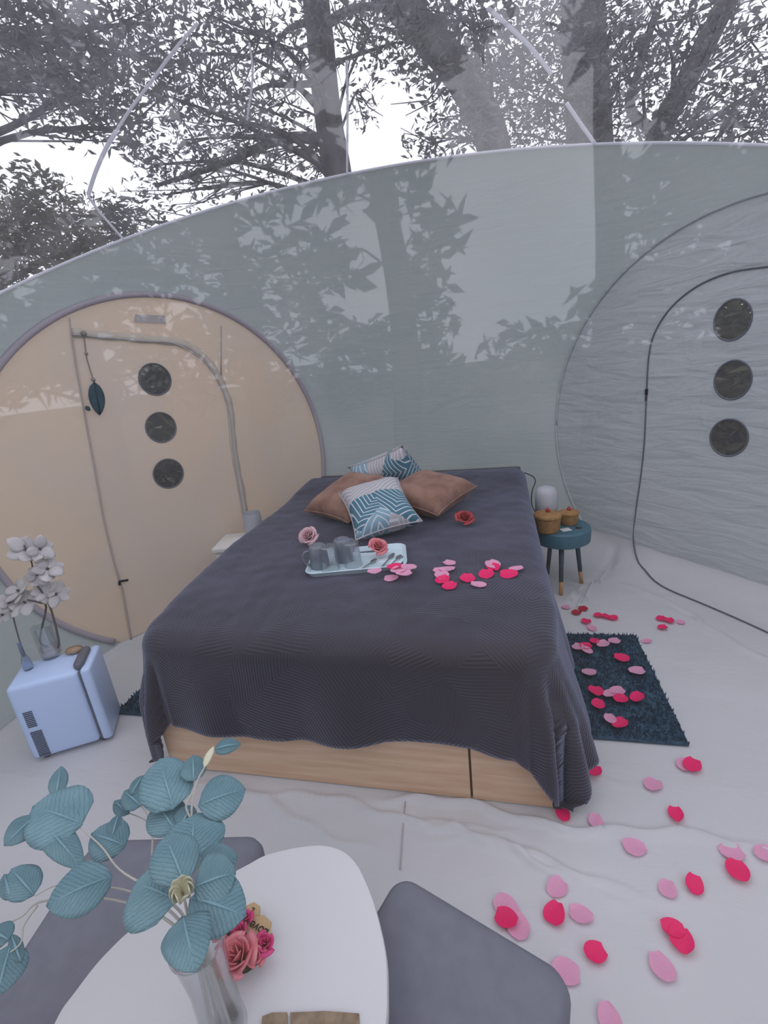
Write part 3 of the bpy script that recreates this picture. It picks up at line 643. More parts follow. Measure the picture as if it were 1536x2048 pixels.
# bedspread draped over mattress
X0, X1, Y0, Y1 = -1.442, -.05, .055, BL-.03
RR, FR = .06, .075
def drape(i, j):
    """draped point; towards the foot the cloth is pulled in a little at both sides"""
    P = drape_raw(i, j); c01 = lambda a: max(0., min(1., a))
    P.x += .070*c01((.75-P.y)/.6)*c01((-.9-P.x)/.45)
    P.x -= .030*c01((.28-P.y)/.28)*c01((P.x+.3)/.3)
    k = c01((.42-P.z)/.10)
    g = .024                                    # keep the hanging cloth clear of the oak panels
    if k > 0 and P.y > -g and -BW-g < P.x < g:
        pen = [(g-P.x, 0), (P.x+BW+g, 1), (P.y+g, 2)]; d_, w_ = min(pen)
        if w_ == 0: P.x += d_*k
        elif w_ == 1: P.x -= d_*k
        else: P.y -= d_*k
    return P
def drape_raw(i, j):
    u = X0-.50 + i*(X1-X0+1.00); v = Y0-.40 + j*(Y1-Y0+.40)
    q = V((min(max(u, X0+RR), X1-RR), max(v, Y0+RR))); dlt = V((u, v))-q; dist = dlt.length
    wv_ = .006*noise.noise(V((u*5, v*5, 2))) + .003*noise.noise(V((u*14, v*14, 5)))
    hh = max(0., min(1., (v-1.45)/.45)); pil = .035*hh*hh*(3-2*hh)
    if dist <= RR:
        e = min(u-X0, X1-u, (v-Y0)); sag = -.02*max(0, 1-max(0, v-Y0)/.35)**2
        return V((u, v, BZ+.008+wv_+sag+pil))
    n = dlt/dist; s = dist-RR
    side = n.x; foot = max(0., min(1., (1.25-v)/.8)); fl = .26*foot*(max(0, side)**6) + .03*max(0, -side)**2 + .05*max(0, -n.y)
    th = math.atan2(n.y, n.x); tang = (u if abs(n.y) > .95 else (v if abs(n.x) > .95 else 0)) + th*.25
    s *= 1 + .05*sin(tang*5.2+2.4) + .012*sin(tang*17)
    ang = min(s/FR, pi/2); hz = RR+FR*sin(ang); dz = FR*(1-cos(ang)); s2 = max(0, s-FR*pi/2)
    amp = (.022-.008*max(0, -n.y))*min(1, s2/.25)
    corner = (abs(n.x)*abs(n.y)*2)
    hz += s2*sin(fl) + corner*(.05 if n.x > 0 else .02)*min(1, s2/.2) + amp*(sin(tang*11+.6)+.5*sin(tang*24+2)) + corner*.035*sin(th*12+.7)*min(1, s2/.35)
    dz += s2*cos(fl)
    sag = -.02 if n.y < -.5 else -.02*max(0, 1-max(0, v-Y0)/.35)**2
    z = BZ+.008+wv_+sag+pil-dz; zm = .040
    if z < zm: hz += (zm-z)*.6; z = zm + .004*sin(tang*40)
    X = q.x+n.x*hz; Y = q.y+n.y*hz; k_ = max(0, min(1, (.42-z)/.10))
    if n.y < -.3 and X < .02: Y = Y+(min(Y, -.014-.006*(1+sin(tang*11)))-Y)*k_
    if n.x > .3 and Y > -.02: X = X+(max(X, .014+.006*(1+sin(tang*11)))-X)*k_
    if n.x < -.3 and Y > -.02: X = X+(min(X, -BW-.016)-X)*k_
    return V((X, Y, z))
NU, NV = 200, 170
mb = MB().grid(drape, NU, NV); SPREAD = BVHTree.FromPolygons(mb.v, mb.f)
sp = build(mb, 'bedspread', M['bedspread'], recalc=False, origin=(-BW/2, BL/2, BZ))
uv = sp.data.uv_layers.new(name='UVMap')
for lp in sp.data.loops:
    k = lp.vertex_index; uv.data[lp.index].uv = ((k//(NV+1))/NU*(X1-X0+1.0), (k % (NV+1))/NV*(Y1-Y0+.4))
md = sp.modifiers.new('thick', 'SOLIDIFY'); md.thickness = .006; md.offset = 1
tag(sp, 'dark slate quilted velvet bedspread draped over the bed', 'bedspread')
def on_bed(x, y):
    d = ray(x, y); h = SPREAD.ray_cast(CAMP, d); return h[0]

# ------------------------------------------------------------------ rugs (deep pile on a flat backing)
def rug(x0, x1, y0, y1, label):
    c = V(((x0+x1)/2, (y0+y1)/2, 0)); t = empty('shaggy_rug', c); tag(t, label, 'rug')
    build(MB().box((0, 0, .008), (x1-x0, y1-y0, .010), 0, .002), 'backing', M['rug_blue'], t, smooth=False)
    rnd = random.Random(5); vs = []; fs = []; n = int((x1-x0)*(y1-y0)/.000085)
    for _ in range(n):
        x = rnd.uniform(x0, x1)-c.x; y = rnd.uniform(y0, y1)-c.y; a = rnd.uniform(0, 6.28); w = .0045; h = rnd.uniform(.010, .019); lx, ly = rnd.gauss(0, .005), rnd.gauss(0, .005); k = len(vs)
        vs += [V((x+w*cos(a), y+w*sin(a), .012)), V((x+w*cos(a+2.1), y+w*sin(a+2.1), .012)), V((x+w*cos(a+4.2), y+w*sin(a+4.2), .012)), V((x+lx, y+ly, .012+h))]
        fs += [(k, k+1, k+3), (k+1, k+2, k+3), (k+2, k, k+3)]
    mb = MB(); mb.add(vs, fs); o = build(mb, 'pile', M['rug_blue'], t, smooth=False, recalc=False); o['kind'] = 'stuff'
    return t
rug(.02, .482, .307, .998, 'dark blue shaggy rug strewn with petals beside the bed and stool')
rug(-1.89, -1.46, .24, .93, 'dark blue shaggy rug peeping out beside the white cooler')

# ------------------------------------------------------------------ cushions
def cushion(name, size_, thick, m, label, P, ax, ay, group=None, seed=0):
    """P centre; ax, ay in-plane axes"""
    sx_, sy_ = size_ if isinstance(size_, tuple) else (size_, size_); size = max(sx_, sy_)
    ax = V(ax).normalized(); az = ax.cross(V(ay)).normalized(); ay = az.cross(ax)
    n = 22
    def pt(sgn):
        def fn(i, j):
            u = i*2-1; v = j*2-1; pin = 1-.10*(1-abs(u)**2)*(abs(v)**3); pin2 = 1-.10*(1-abs(v)**2)*(abs(u)**3)
            x = u*pin2*sx_/2; y = v*pin*sy_/2
            h = ((1-u**4)*(1-v**4))**.55*thick/2; h += .006*noise.noise(V((u*3+seed, v*3, sgn)))*(1-u*u)*(1-v*v) + .004*sin(9*(u+v)+seed)*abs(u*v)*(1-u*u)*(1-v*v)*4
            return V((x, y, sgn*h))
        return fn
    mb = MB().grid(pt(1), n, n); mb.grid(pt(-1), n, n)
    o = build(mb, name, m); me = o.data; uv = me.uv_layers.new(name='UVMap')
    for lp in me.loops: q = me.vertices[lp.vertex_index].co; uv.data[lp.index].uv = (q.x/size+.5+seed*.37, q.y/size+.5+seed*.21)
    o.matrix_world = Matrix.Translation(P) @ Matrix((ax, ay, az)).transposed().to_4x4()
    pp = []
    for k in range(4*n):
        e = k//n; f = (k % n)/n; u, v = [(f*2-1, -1), (1, f*2-1), (1-f*2, 1), (-1, 1-f*2)][e]
        pp.append(pt(1)((u+1)/2, (v+1)/2))
    w = build(MB().tube(pp+[pp[0]], .004, 6, caps=False), 'piping', m, o)
    tag(o, label, 'cushion', group); return o
zb = BZ+.01
def corner(px, py, A, size):
    """point on the pixel's ray that lies one cushion side away from corner A"""
    best = None
    for k in range(120):
        z = .62+.003*k; P = on_z(px, py, z); e = abs((P-A).length-size)
        if best is None or e < best[0]: best = (e, P)
    return best[1]
def cushion3(B, R, L, name, m, label, thick=.15, seed=0, lift=0., size=None):
    c = (R+L)/2+V((0, 0, lift)); cushion(name, size or ((R-B).length*1.05, (L-B).length*1.02), thick, m, label, c, R-B, L-B, seed=seed)
B = on_z(730, 1073, zb+.05); R_ = on_z(855, 1037, zb+.085); L1 = on_z(668, 992, zb+.165)
cushion3(B, R_, L1, 'print_cushion', M['leaf_print'], 'grey and teal leaf print cushion lying in front of the brown cushions', .15, 1, .0)
B = on_z(715, 1046, zb+.05); L1 = on_z(612, 1018, zb+.05); T_ = corner(690, 948, L1, .37)
cushion3(L1, B, T_, 'velvet_cushion', M['velvet_brown'], 'brown velvet cushion under the leaf print cushion by the cream panel', .14, 2, 0, .40)
B = on_z(908, 1045, zb+.04); R_ = on_z(930, 964, zb+.11); T_ = on_z(815, 938, zb+.16)
cushion3(R_, T_, B, 'velvet_cushion', M['velvet_brown'], 'brown velvet cushion nearest the red rose, its edge puckered', .15, 3, 0, (.38, .40))
T_ = on_z(797, 922, zb+.25); L1 = on_z(690, 962, zb+.12); R_ = on_z(890, 958, zb+.12)
cushion3(T_, L1, R_, 'print_cushion', M['leaf_print'], 'grey and teal leaf print cushion propped up behind the others', .19, 5, 0, .40)

# ------------------------------------------------------------------ flowers: rose made of wrapped petals
def rose_petals(R, seed, n=17, open_=1.):
    rnd = random.Random(seed); out = []
    for k in range(n):
        f = k/(n-1); r = R*(.06+.94*f**.8*open_)*.80; h = R*(1.18-.38*f); a0 = k*2.4+rnd.uniform(-.2, .2); half = .95-.15*f; tilt = .15+.95*f
        mb = MB()
        def fn(i, j, a0=a0, r=r, h=h, half=half, tilt=tilt, f=f):
            a = a0 + (i-.5)*2*half; e = 1-.25*abs(i-.5)**2*4
            z = h*j*e; rr = r*.45 + r*.55*j + R*.30*tilt*f*f*j*j; curl = -R*.16*f*max(0, j-.75)*4
            return V((rr*cos(a), rr*sin(a), z*(1-.35*f) + curl + rnd.uniform(-.02, .02)*R*j))
        mb.grid(fn, 6, 4); out.append(mb)
    return out
def rose_mesh(R, seed, n=19):
    mb = MB()
    for p in rose_petals(R, seed, n): mb.add(p.v, p.f)
    return mb
def rose_thing(label, P, R, m, tilt, seed, name='rose'):
    t = empty(name, P); t.rotation_euler = tilt; tag(t, label, 'rose')
    o = build(rose_mesh(R, seed), 'bloom', m, t, recalc=False); md = o.modifiers.new('th', 'SOLIDIFY'); md.thickness = .0012
    mb = MB().lathe([(0, -.35*R), (.22*R, -.3*R), (.42*R, 0), (.3*R, .12*R), (0, .12*R)], n=12); build(mb, 'calyx', M['calyx'], t); return t
p = on_bed(622, 1090); rose_thing('pale blush rose head lying behind the tray', p+V((0, 0, .045)), .048, M['rose_pale'], (rad(48), rad(-6), 0), 1)
p = on_bed(929, 1052); rose_thing('dark red rose head lying by the brown cushion', p+V((0, 0, .035)), .046, M['rose_red'], (rad(25), rad(10), 0), 2)

# ------------------------------------------------------------------ tray and what stands on it
TZ = BZ+.010
tc_ = [on_z(612, 1160, TZ), on_z(826, 1140, TZ), on_z(803, 1096, TZ), on_z(625, 1112, TZ)]
tcen = sum(tc_, V())/4; tdir = ((tc_[1]-tc_[0])+(tc_[2]-tc_[3])); trot = math.atan2(tdir.y, tdir.x)
tw = ((tc_[1]-tc_[0]).length+(tc_[2]-tc_[3]).length)/2; td = ((tc_[3]-tc_[0]).length+(tc_[2]-tc_[1]).length)/2
tray = empty('serving_tray', V((tcen.x, tcen.y, TZ)), trot); tag(tray, 'pale blue rectangular serving tray with rounded corners on the bed', 'tray')
def rrect(w, d, r, n=6):
    out = []
    for (sx, sy, a0) in ((1, 1, 0), (-1, 1, 90), (-1, -1, 180), (1, -1, 270)):
        for k in range(n+1): a = rad(a0+90*k/n); out.append((sx*(w/2-r)+r*cos(a), sy*(d/2-r)+r*sin(a)))
    return out
def loft(rings, cap0=True, cap1=True):
    mb = MB(); n = len(rings[0]); vs = [p for r_ in rings for p in r_]; fs = []
    for j in range(len(rings)-1):
        for i in range(n): fs.append((j*n+i, j*n+(i+1) % n, (j+1)*n+(i+1) % n, (j+1)*n+i))
    if cap0: fs.append(tuple(range(n-1, -1, -1)))
    if cap1: fs.append(tuple((len(rings)-1)*n+i for i in range(n)))
    return mb.add(vs, fs)
rg = lambda w, d, r, z: [V((x, y, z)) for x, y in rrect(w, d, r)]
build(loft([rg(tw-.03, td-.03, .035, 0), rg(tw-.004, td-.004, .04, .022), rg(tw, td, .042, .024), rg(tw-.006, td-.006, .04, .026), rg(tw-.034, td-.034, .034, .006)]), 'tray_body', M['tray_plastic'], tray, angle=50)
tz = TZ+.0065
def tray_pt(x, y): return on_z(x, y, tz)
def tumbler(P, label):
    prof = [(.036, 0), (.039, 0), (.032, .100), (.028, .104), (0, .104), (0, .094), (.0275, .093), (.036, 0)]
    o = build(MB().lathe([(r, z) for r, z in prof], n=28), 'glass_tumbler', M['clear_glass'], origin=(0, 0, 0), angle=40); o.location = P; tag(o, label, 'glass', 'clear glasses upside down on the tray'); return o
def mug(P, label, ang):
    t = empty('grey_mug', P, ang); tag(t, label, 'mug')
    build(MB().lathe([(.034, 0), (.040, 0), (.040, .05), (.036, .092), (.028, .100), (.024, .100), (.022, .096), (0, .096)], n=28), 'mug_body', M['mug_grey'], t, angle=50)
    build(MB().tube(catmull([V((.037, 0, .078)), V((.058, 0, .076)), (.068, 0, .05), V((.058, 0, .024)), V((.038, 0, .022))], 5), .005, 8), 'mug_handle', M['mug_grey'], t)
    return t
mug(tray_pt(641, 1133), 'grey mug upside down beside the tray edge and blush rose', rad(-150))
mug(tray_pt(689, 1120), 'grey mug upside down at the back of the tray between glasses', rad(60))
tumbler(tray_pt(662, 1138), 'clear glass tumbler upside down in front of a grey mug on the tray'); tumbler(tray_pt(707, 1130), 'clear glass tumbler upside down in front of a grey mug on the tray')
for k, (a, b, lab) in enumerate([((720, 1144), (752, 1121), 'steel teaspoon on the tray with its bowl by the rose'), ((760, 1142), (787, 1110), 'steel teaspoon lying midway between rose and tray end'), ((778, 1138), (801, 1113), 'steel teaspoon nearest the rounded end of the tray')]):
    A = tray_pt(*a)+V((0, 0, .004)); B = tray_pt(*b)+V((0, 0, .004)); t = empty('teaspoon', A); tag(t, lab, 'spoon', 'teaspoons on the tray'); e = (B-A)
    if k: A, B = A, B
    build(MB().tube(catmull([V((0, 0, 0)), e*.3+V((0, 0, .003)), e*.68+V((0, 0, .003))], 5), [.0035]*6+[.003]*3+[.0025]*2, 8), 'spoon_handle', M['steel'], t)
    mb = MB(); ex = e.normalized(); ey = V((-ex.y, ex.x, 0)); c0 = e*.85; Lb = e.length*.18
    mb.grid(lambda i, j: c0 + ex*Lb*cos(2*pi*i)*j + ey*.011*sin(2*pi*i)*j + V((0, 0, -.004*(1-j*j)+.003)), 18, 4); o = build(mb, 'spoon_bowl', M['steel'], t); md = o.modifiers.new('t', 'SOLIDIFY'); md.thickness = .0012
p = tray_pt(757, 1112); rose_thing('coral rose head lying on the tray beside the spoons', p+V((0, 0, .040)), .042, M['rose_coral'], (rad(30), rad(28), 0), 3)

# ------------------------------------------------------------------ petals
def petal_mesh(seed):
    rnd = random.Random(seed); c1 = rnd.uniform(.15, .35); c2 = rnd.uniform(.1, .3); ntc = rnd.uniform(.0, .12)
    def fn(i, j):
        u = i*2-1; w = sin(pi*min(1, .12+.80*j))**.6; x = u*.5*w*(1+.05*sin(5*j+seed)); y = j-.5 - ntc*(1-abs(u))*(j > .8)*(j-.8)*5 + .07*(1-u*u)*j
        z = c1*(u*.5)**2*2 + c2*(j-.5)**2*1.2 + .05*noise.noise(V((u*2, j*2, seed)))
        return V((x, y, z*.55))
    mb = MB().grid(fn, 6, 6); me = bpy.data.meshes.new('petal'); me.from_pydata(mb.v, [], mb.f); me.polygons.foreach_set('use_smooth', [True]*36); return me
PM = {}
for c_ in ('petal_magenta', 'petal_pink', 'petal_red'):
    PM[c_] = []
    for s in range(4): me = petal_mesh(s*3+len(c_)); me.materials.append(M[c_]); PM[c_].append(me)
CN = {'M': 'petal_magenta', 'P': 'petal_pink', 'R': 'petal_red'}
CW = {'M': 'magenta', 'P': 'pale pink', 'R': 'dark red'}
_pr = random.Random(21)
def petal(px, py, c, P, where, group, size=.055, lift=0.):
    me = _pr.choice(PM[CN[c]]); o = bpy.data.objects.new('rose_petal', me); COL.objects.link(o)
    s = size*_pr.uniform(.88, 1.12); o.scale = (s*_pr.uniform(.85, 1.0), s, s); o.rotation_euler = (_pr.uniform(-.12, .12), _pr.uniform(-.12, .12), _pr.uniform(0, 6.28))
    lo = min((v.co.z for v in me.vertices)); o.location = P + V((0, 0, .004-lo*s + lift))
    tag(o, '%s rose petal lying on the %s' % (CW[c], where), 'petal', '%s petals on the %s' % (CW[c], group)); return o
far = [(1132,1216,'P'),(1166,1219,'R'),(1153,1227,'R'),(1172,1246,'M'),(1184,1258,'P'),(1196,1234,'M'),(1211,1236,'M'),(1226,1239,'M'),(1321,1240,'M'),(1338,1244,'M'),(1361,1246,'P'),(1325,1258,'M'),(1293,1284,'P')]
near = [(1188,1549,'M'),(1305,1572,'P'),(1371,1533,'P'),(1384,1535,'M'),(1125,1632,'M'),(1192,1645,'P'),(1351,1633,'M'),(1269,1697,'P'),(1462,1707,'P'),(1528,1711,'P'),(1474,1747,'M'),(1388,1774,'M'),(1335,1780,'P'),(1113,1778,'P'),(1109,1832,'M'),(1162,1832,'P'),(1012,1816,'P'),(1036,1855,'P'),(1013,1842,'M'),(1190,1910,'M'),(1344,1862,'M'),(1362,1886,'M'),(1323,1937,'P'),(1132,1946,'P'),(1218,2040,'P')]
for k, (x, y, c) in enumerate(far+near):
    w_ = ('white floor between the stool and the blue rug' if x < 1250 else 'white floor towards the grey zip door') if k < len(far) else ('white floor close to the grey pouf' if x < 1060 or y > 1940 and x < 1260 else 'white floor beside the bed corner and rug' if y < 1660 else 'white floor out past the pouf and rug'); P = on_z(x, y, 0); z = FLOOR.ray_cast(P+V((0, 0, .1)), V((0, 0, -1)))[0]; P.z = z.z if z else 0
    petal(x, y, c, P, w_, w_, .050 if k < len(far) else .056, .006 if (k and c == 'M') else 0)
for (x, y, c) in [(1157,1297,'P'),(1172,1295,'M'),(1174,1304,'P'),(1189,1285,'M'),(1206,1291,'P'),(1229,1285,'P'),(1243,1319,'M'),(1273,1345,'P'),(1178,1348,'P'),(1192,1386,'M'),(1196,1411,'M'),(1218,1391,'P'),(1234,1385,'P'),(1241,1401,'M'),(1274,1398,'M'),(1146,1449,'M'),(1220,1441,'P'),(1239,1450,'M')]:
    petal(x, y, c, on_z(x, y, .026), ('dark blue rug end by the stool' if y < 1360 else 'dark blue rug end by the hanging bedspread corner'), ('rug end by the stool' if y < 1360 else 'rug end by the bedspread corner'), .056, .004)
for (x, y, c) in [(899,1131,'P'),(879,1146,'P'),(894,1144,'P'),(884,1156,'P'),(886,1165,'M'),(900,1177,'M'),(935,1162,'M'),(957,1175,'P'),(973,1154,'M'),(986,1134,'P'),(987,1140,'M'),(1018,1154,'M'),(1033,1143,'P'),(783,1162,'P')]:
    P = on_bed(x, y); w_ = 'dark bedspread in the clustered heap' if 860 < x < 925 else 'dark bedspread by the tray edge' if x < 860 else 'dark bedspread strewn past the heap'; petal(x, y, c, P, w_, w_, .058, .006)
for (x, y, c) in [(749,1145,'P'),(789,1136,'M'),(797,1142,'P'),(817,1137,'P'),(808,1149,'P')]:
    petal(x, y, c, on_z(x, y, TZ+.027), 'pale blue tray', 'tray', .058, .0)

# ------------------------------------------------------------------ teal stool used as bedside table
SZ = .385; sc = V((.205, 1.555, 0))
st = empty('round_stool', sc); tag(st, 'teal round stool with wood-tipped legs beside the bed', 'stool')
build(MB().lathe([(0, SZ-.092), (.145, SZ-.092), (.160, SZ-.082), (.163, SZ-.03), (.160, SZ-.008), (.152, SZ), (0, SZ)], n=48), 'stool_seat', M['teal_paint'], st, angle=35)
legs = [on_z(1122, 1190), on_z(1163, 1166), on_z(1095, 1148)]
for k, f in enumerate(legs):
    f = f-sc; tp = V((f.x*.72, f.y*.72, SZ-.09)); mid = f.lerp(tp, .28); o = build(MB().tube([tp, mid], [.015, .0125], 12), 'leg', M['teal_leg'], st)
    tip = build(MB().tube([mid, f], [.0125, .011], 12), 'leg_tip', M['leg_wood'] if k < 2 else M['teal_leg'], o); 
    if k < 2: tip['label'] = 'bare wood leg tip'
hp = on_z(1157, 1056, SZ)-sc; build(MB().lathe([(.017, 0), (.017, .0015), (0, .0015)], (hp.x, hp.y, SZ), n=20, sx=1.1), 'finger_hole', M['black_plastic'], st)
def basket(P, r, h, label, kr):
    t = empty('lidded_basket', P); tag(t, label, 'basket')
    mb = MB(); prof = []
    for k in range(15): z = h*.74*k/14; prof.append((r*(.80+.20*(k/14)**.6)+.0022*(k % 2), z))
    build(MB().lathe([(0, 0)]+prof+[(0, h*.74)], n=36), 'basket_body', M['wicker'], t)
    prof = [(r*1.06, h*.74), (r*1.09, h*.78), (r*1.06, h*.90)] + [(r*(1.0-.9*k/6)+.002*(k % 2), h*(.92+.08*k/6)) for k in range(7)] + [(0, h)]
    lid = build(MB().lathe([(0, h*.735)]+prof, n=36), 'basket_lid', M['wicker'], t)
    o = build(MB().lathe([(0, h), (.010*kr, h), (.014*kr, h+.010*kr), (.006*kr, h+.024*kr), (0, h+.026*kr)], n=12), 'lid_knob', M['rose_red'], lid); o['label'] = 'red knob'
    return t
pb1 = on_z(1096, 1064, SZ); pb2 = on_z(1139, 1051, SZ)
basket(V((pb1.x, pb1.y+.02, SZ)), .072, .115, 'larger lidded wicker basket with red knob on the stool', 1.)
basket(V((pb2.x, pb2.y+.03, SZ)), .052, .085, 'smaller lidded wicker basket with red knob on the stool', .9)
pc = on_z(1131, 1059, SZ); o = build(MB().box((0, 0, .001), (.055, .045, .002)), 'paper_card', M['paper_white'], smooth=False); o.location = (pc.x, pc.y-.005, SZ); o.rotation_euler = (0, 0, .4); tag(o, 'small white paper card lying by the wicker baskets', 'card')
# lamps
pl = on_z(1088, 1030, SZ); lp = empty('frosted_lamp', V((.13, 1.655, SZ))); tag(lp, 'frosted white dome lamp behind the wicker baskets', 'lamp')
build(MB().lathe([(0, 0), (.045, 0), (.05, .006), (.05, .02), (0, .02)], n=28), 'lamp_base', M['white_paint'], lp)
build(MB().lathe([(.045, .02), (.062, .03), (.066, .10), (.064, .175), (.052, .205), (.03, .214), (0, .216)], n=32), 'lamp_shade', M['lamp_glass'], lp)
o = build(MB().tube(catmull([V((.02, 1.93, .62)), V((.07, 1.90, .60)), V((.085, 1.88, .57)), V((.06, 1.83, .52)), V((.055, 1.78, .45)), V((.08, 1.73, .40)), V((.10, 1.69, SZ+.005))], 6), .0035, 6), 'power_cord', M['black_plastic']); tag(o, 'thin black power cord hanging between headboard and stool', 'cord')
# left bedside table and lamp
NZ = .44
p1 = on_z(492, 1086, NZ); nt_ = empty('bedside_table', V((p1.x-.06, p1.y+.06, 0))); nt_.rotation_euler = (0, 0, .2); tag(nt_, 'small white bedside table half hidden behind the bed', 'table')
build(MB().box((0, 0, NZ-.014), (.30, .26, .028), 0, .004), 'table_top', M['white_paint'], nt_)
build(MB().box((0, 0, NZ-.085), (.27, .23, .11), 0, .003), 'drawer_box', M['white_paint'], nt_)
for sx in (-1, 1):
    for sy in (-1, 1): build(MB().tube([V((sx*.12, sy*.10, NZ-.13)), V((sx*.125, sy*.105, 0))], [.014, .011], 10), 'leg', M['leg_wood'], nt_)
ps = on_z(505, 1072, NZ); la = empty('drum_lamp', V((ps.x+.01, ps.y+.02, NZ))); tag(la, 'small drum shade table lamp on the white bedside table', 'lamp')
build(MB().lathe([(0, 0), (.045, 0), (.045, .008), (.014, .016), (.010, .045), (0, .045)], n=24), 'lamp_base', M['white_paint'], la)
build(MB().lathe([(.060, .030), (.0545, .150), (.0525, .150), (.058, .030)], n=36, closed=True), 'lamp_shade', M['lamp_shade'], la, angle=40)
build(MB().tube([V((0, 0, .04)), V((0, 0, .10))], .008, 8), 'lamp_stem', M['white_paint'], la)
o = build(MB().box((0, 0, .006), (.10, .07, .012), .3, .002), 'notebook', M['paper_white']); q = on_z(484, 1080, NZ); o.location = (q.x, q.y-.0, NZ); tag(o, 'small white notebook in front of the drum lamp', 'notebook')

# ------------------------------------------------------------------ feather charm hanging on the cream panel
fp = lambda x, y, k=.02: from_disc(*to_disc(x, y, DL), DL, k)
top = fp(165, 668, .02); t = empty('feather_charm', top); tag(t, 'dark teal feather charm hanging on a beaded thread', 'charm')
build(MB().tube(catmull([V((0, 0, 0))]+[fp(*q)-top for q in [(168, 690), (171, 715), (178, 740), (184, 758)]], 4), .0035, 6), 'thread', M['thread'], t)
for q, r in [((165, 668), .014), ((170, 708), .009), ((184, 760), .011)]:
    mb = MB(); bm = bmesh.new(); bmesh.ops.create_uvsphere(bm, u_segments=10, v_segments=8, radius=r); bm.verts.index_update(); mb.add([v.co + fp(*q, .024)-top for v in bm.verts], [[v.index for v in f.verts] for f in bm.faces]); bm.free(); build(mb, 'bead', M['thread'], t)
def leafshape(A, B, w, nrm, bend=.1, fold_=.15, nu=8, nv=6, blunt=.5, ruffle=0., thick=0):
    """blade from A to B, w wide, facing nrm"""
    A = V(A); B = V(B); e = B-A; L = e.length; e = e/L; s = e.cross(nrm).normalized(); n = s.cross(e)
    def fn(i, j):
        u = j*2-1; tt = i; wd = (sin(pi*min(1, max(0, tt))**(1-.25*blunt))**(.85-.35*blunt)) if 0 < tt < 1 else 0.02
        x = u*w/2*wd; return A + e*L*tt + s*x + n*(bend*L*sin(pi*tt) - fold_*abs(u)*w/2*wd*.6 + ruffle*w*sin(tt*13+u*2)*abs(u))
    return MB().grid(fn, nu, nv)
nIn = -DL['n']
mb = leafshape(fp(185, 764, .03)-top, fp(196, 831, .03)-top, .075, nIn, .02, .1); o = build(mb, 'feather', M['feather'], t); o.modifiers.new('t', 'SOLIDIFY').thickness = .002
build(MB().tube([fp(184, 762, .034)-top, fp(197, 828, .034)-top], .002, 5), 'feather_quill', M['black_plastic'], t)
mb = leafshape(fp(168, 812, .03)-top, fp(177, 822, .03)-top, .022, nIn, .02, .1); o = build(mb, 'bead_drop', M['feather'], t); o.modifiers.new('t', 'SOLIDIFY').thickness = .004

# ------------------------------------------------------------------ white cooler with orchids on top
c1 = on_z(68, 1530); c2 = on_z(228, 1482); cdir = (c2-c1); crot = math.atan2(cdir.y, cdir.x); cw = cdir.length; cdp = .20; ch = .365
cp = (c1+c2)/2 + V((-sin(crot), cos(crot), 0))*cdp/2
ck = empty('mini_cooler', V((cp.x, cp.y, 0)), crot); tag(ck, 'white mini cooler box with grey folding handle and vent slots', 'cooler')
build(MB().box((-.022, 0, ch/2+.008), (cw-.044, cdp, ch-.016), 0, .022), 'cooler_body', M['cooler_white'], ck)
build(MB().box((cw/2-.018, 0, ch/2+.008), (.040, cdp, ch-.016), 0, .014), 'cooler_door', M['cooler_white'], ck)
build(MB().box((cw/2-.041, 0, ch/2+.008), (.006, cdp-.014, ch-.03), 0, .002), 'door_gasket', M['cooler_grey'], ck)
build(MB().prism([(p_[0]*.055+cw/2-.045, p_[1]*.085) for p_ in rrect(.7, 1.8, .3)], ch-.012, ch+.018, .008), 'carry_handle', M['cooler_grey'], ck)
for s in (-1, 1):
    for q in (-1, 1): build(MB().lathe([(0, 0), (.016, 0), (.016, .012), (0, .012)], (s*(cw/2-.04), q*(cdp/2-.04), 0), n=14), 'foot', M['cooler_grey'], ck)
for k in range(9): build(MB().box((-cw/2+.047, -cdp/2-.0005, .245-.0085*k), (.032, .004, .0038)), 'vent_slot', M['cooler_slot'], ck, smooth=False)
for k in range(16): build(MB().box((-cw/2+.050, -cdp/2-.0005, .150-.0078*k), (.040, .004, .0036)), 'vent_slot', M['cooler_slot'], ck, smooth=False)
build(MB().box((-cw/2-.012, .02, .085), (.02, .12, .13), 0, .008), 'side_plug_cover', M['cooler_white'], ck)
pz = ch-.0
vb = on_z(105, 1312, pz); vb = V((vb.x, vb.y, pz))
vs_ = empty('bubble_vase', vb); tag(vs_, 'clear glass vase on the white cooler holding white orchids', 'vase')
build(MB().lathe([(0, 0), (.034, 0), (.038, .006), (.040, .05), (.040, .145), (.042, .15), (.039, .15), (.037, .145), (.037, .05), (.034, .010), (0, .010)], n=32), 'vase_glass', M['clear_glass'], vs_, angle=50)
build(MB().lathe([(0, .012), (.033, .012), (.036, .02), (.036, .045), (0, .045)], n=24), 'vase_pebbles', M['patch_grey'], vs_)
def blossom(t, P, R, face, seed):
    rnd = random.Random(seed); face = V(face).normalized(); a = face.cross(V((0, 0, 1))).normalized(); b = a.cross(face)
    c0 = MB().tube([P-face*.004, P+face*.012], [.006, .003], 8); o = build(c0, 'blossom', M['orchid_stem'], t)
    for k in range(6):
        an = k*pi/3+rnd.uniform(-.2, .2); d = a*cos(an)+b*sin(an); tip = P + d*R*rnd.uniform(.85, 1.15) + face*R*rnd.uniform(-.1, .35)
        q = build(leafshape(P+d*.003, tip, R*rnd.uniform(.65, .95), (face+d*.2).normalized(), rnd.uniform(-.15, .2), .2, 6, 4, .8, .03), 'petal', M['orchid_white'], o); q.modifiers.new('t', 'SOLIDIFY').thickness = .001
oz = vb + V((0, 0, .04)); t = empty('orchid_spray', oz); tag(t, 'tall spray of white artificial orchids in the cooler-top vase', 'flowers')
n_ = V((sin(YAW), cos(YAW), 0)); vp = vb + V((0, 0, .1))
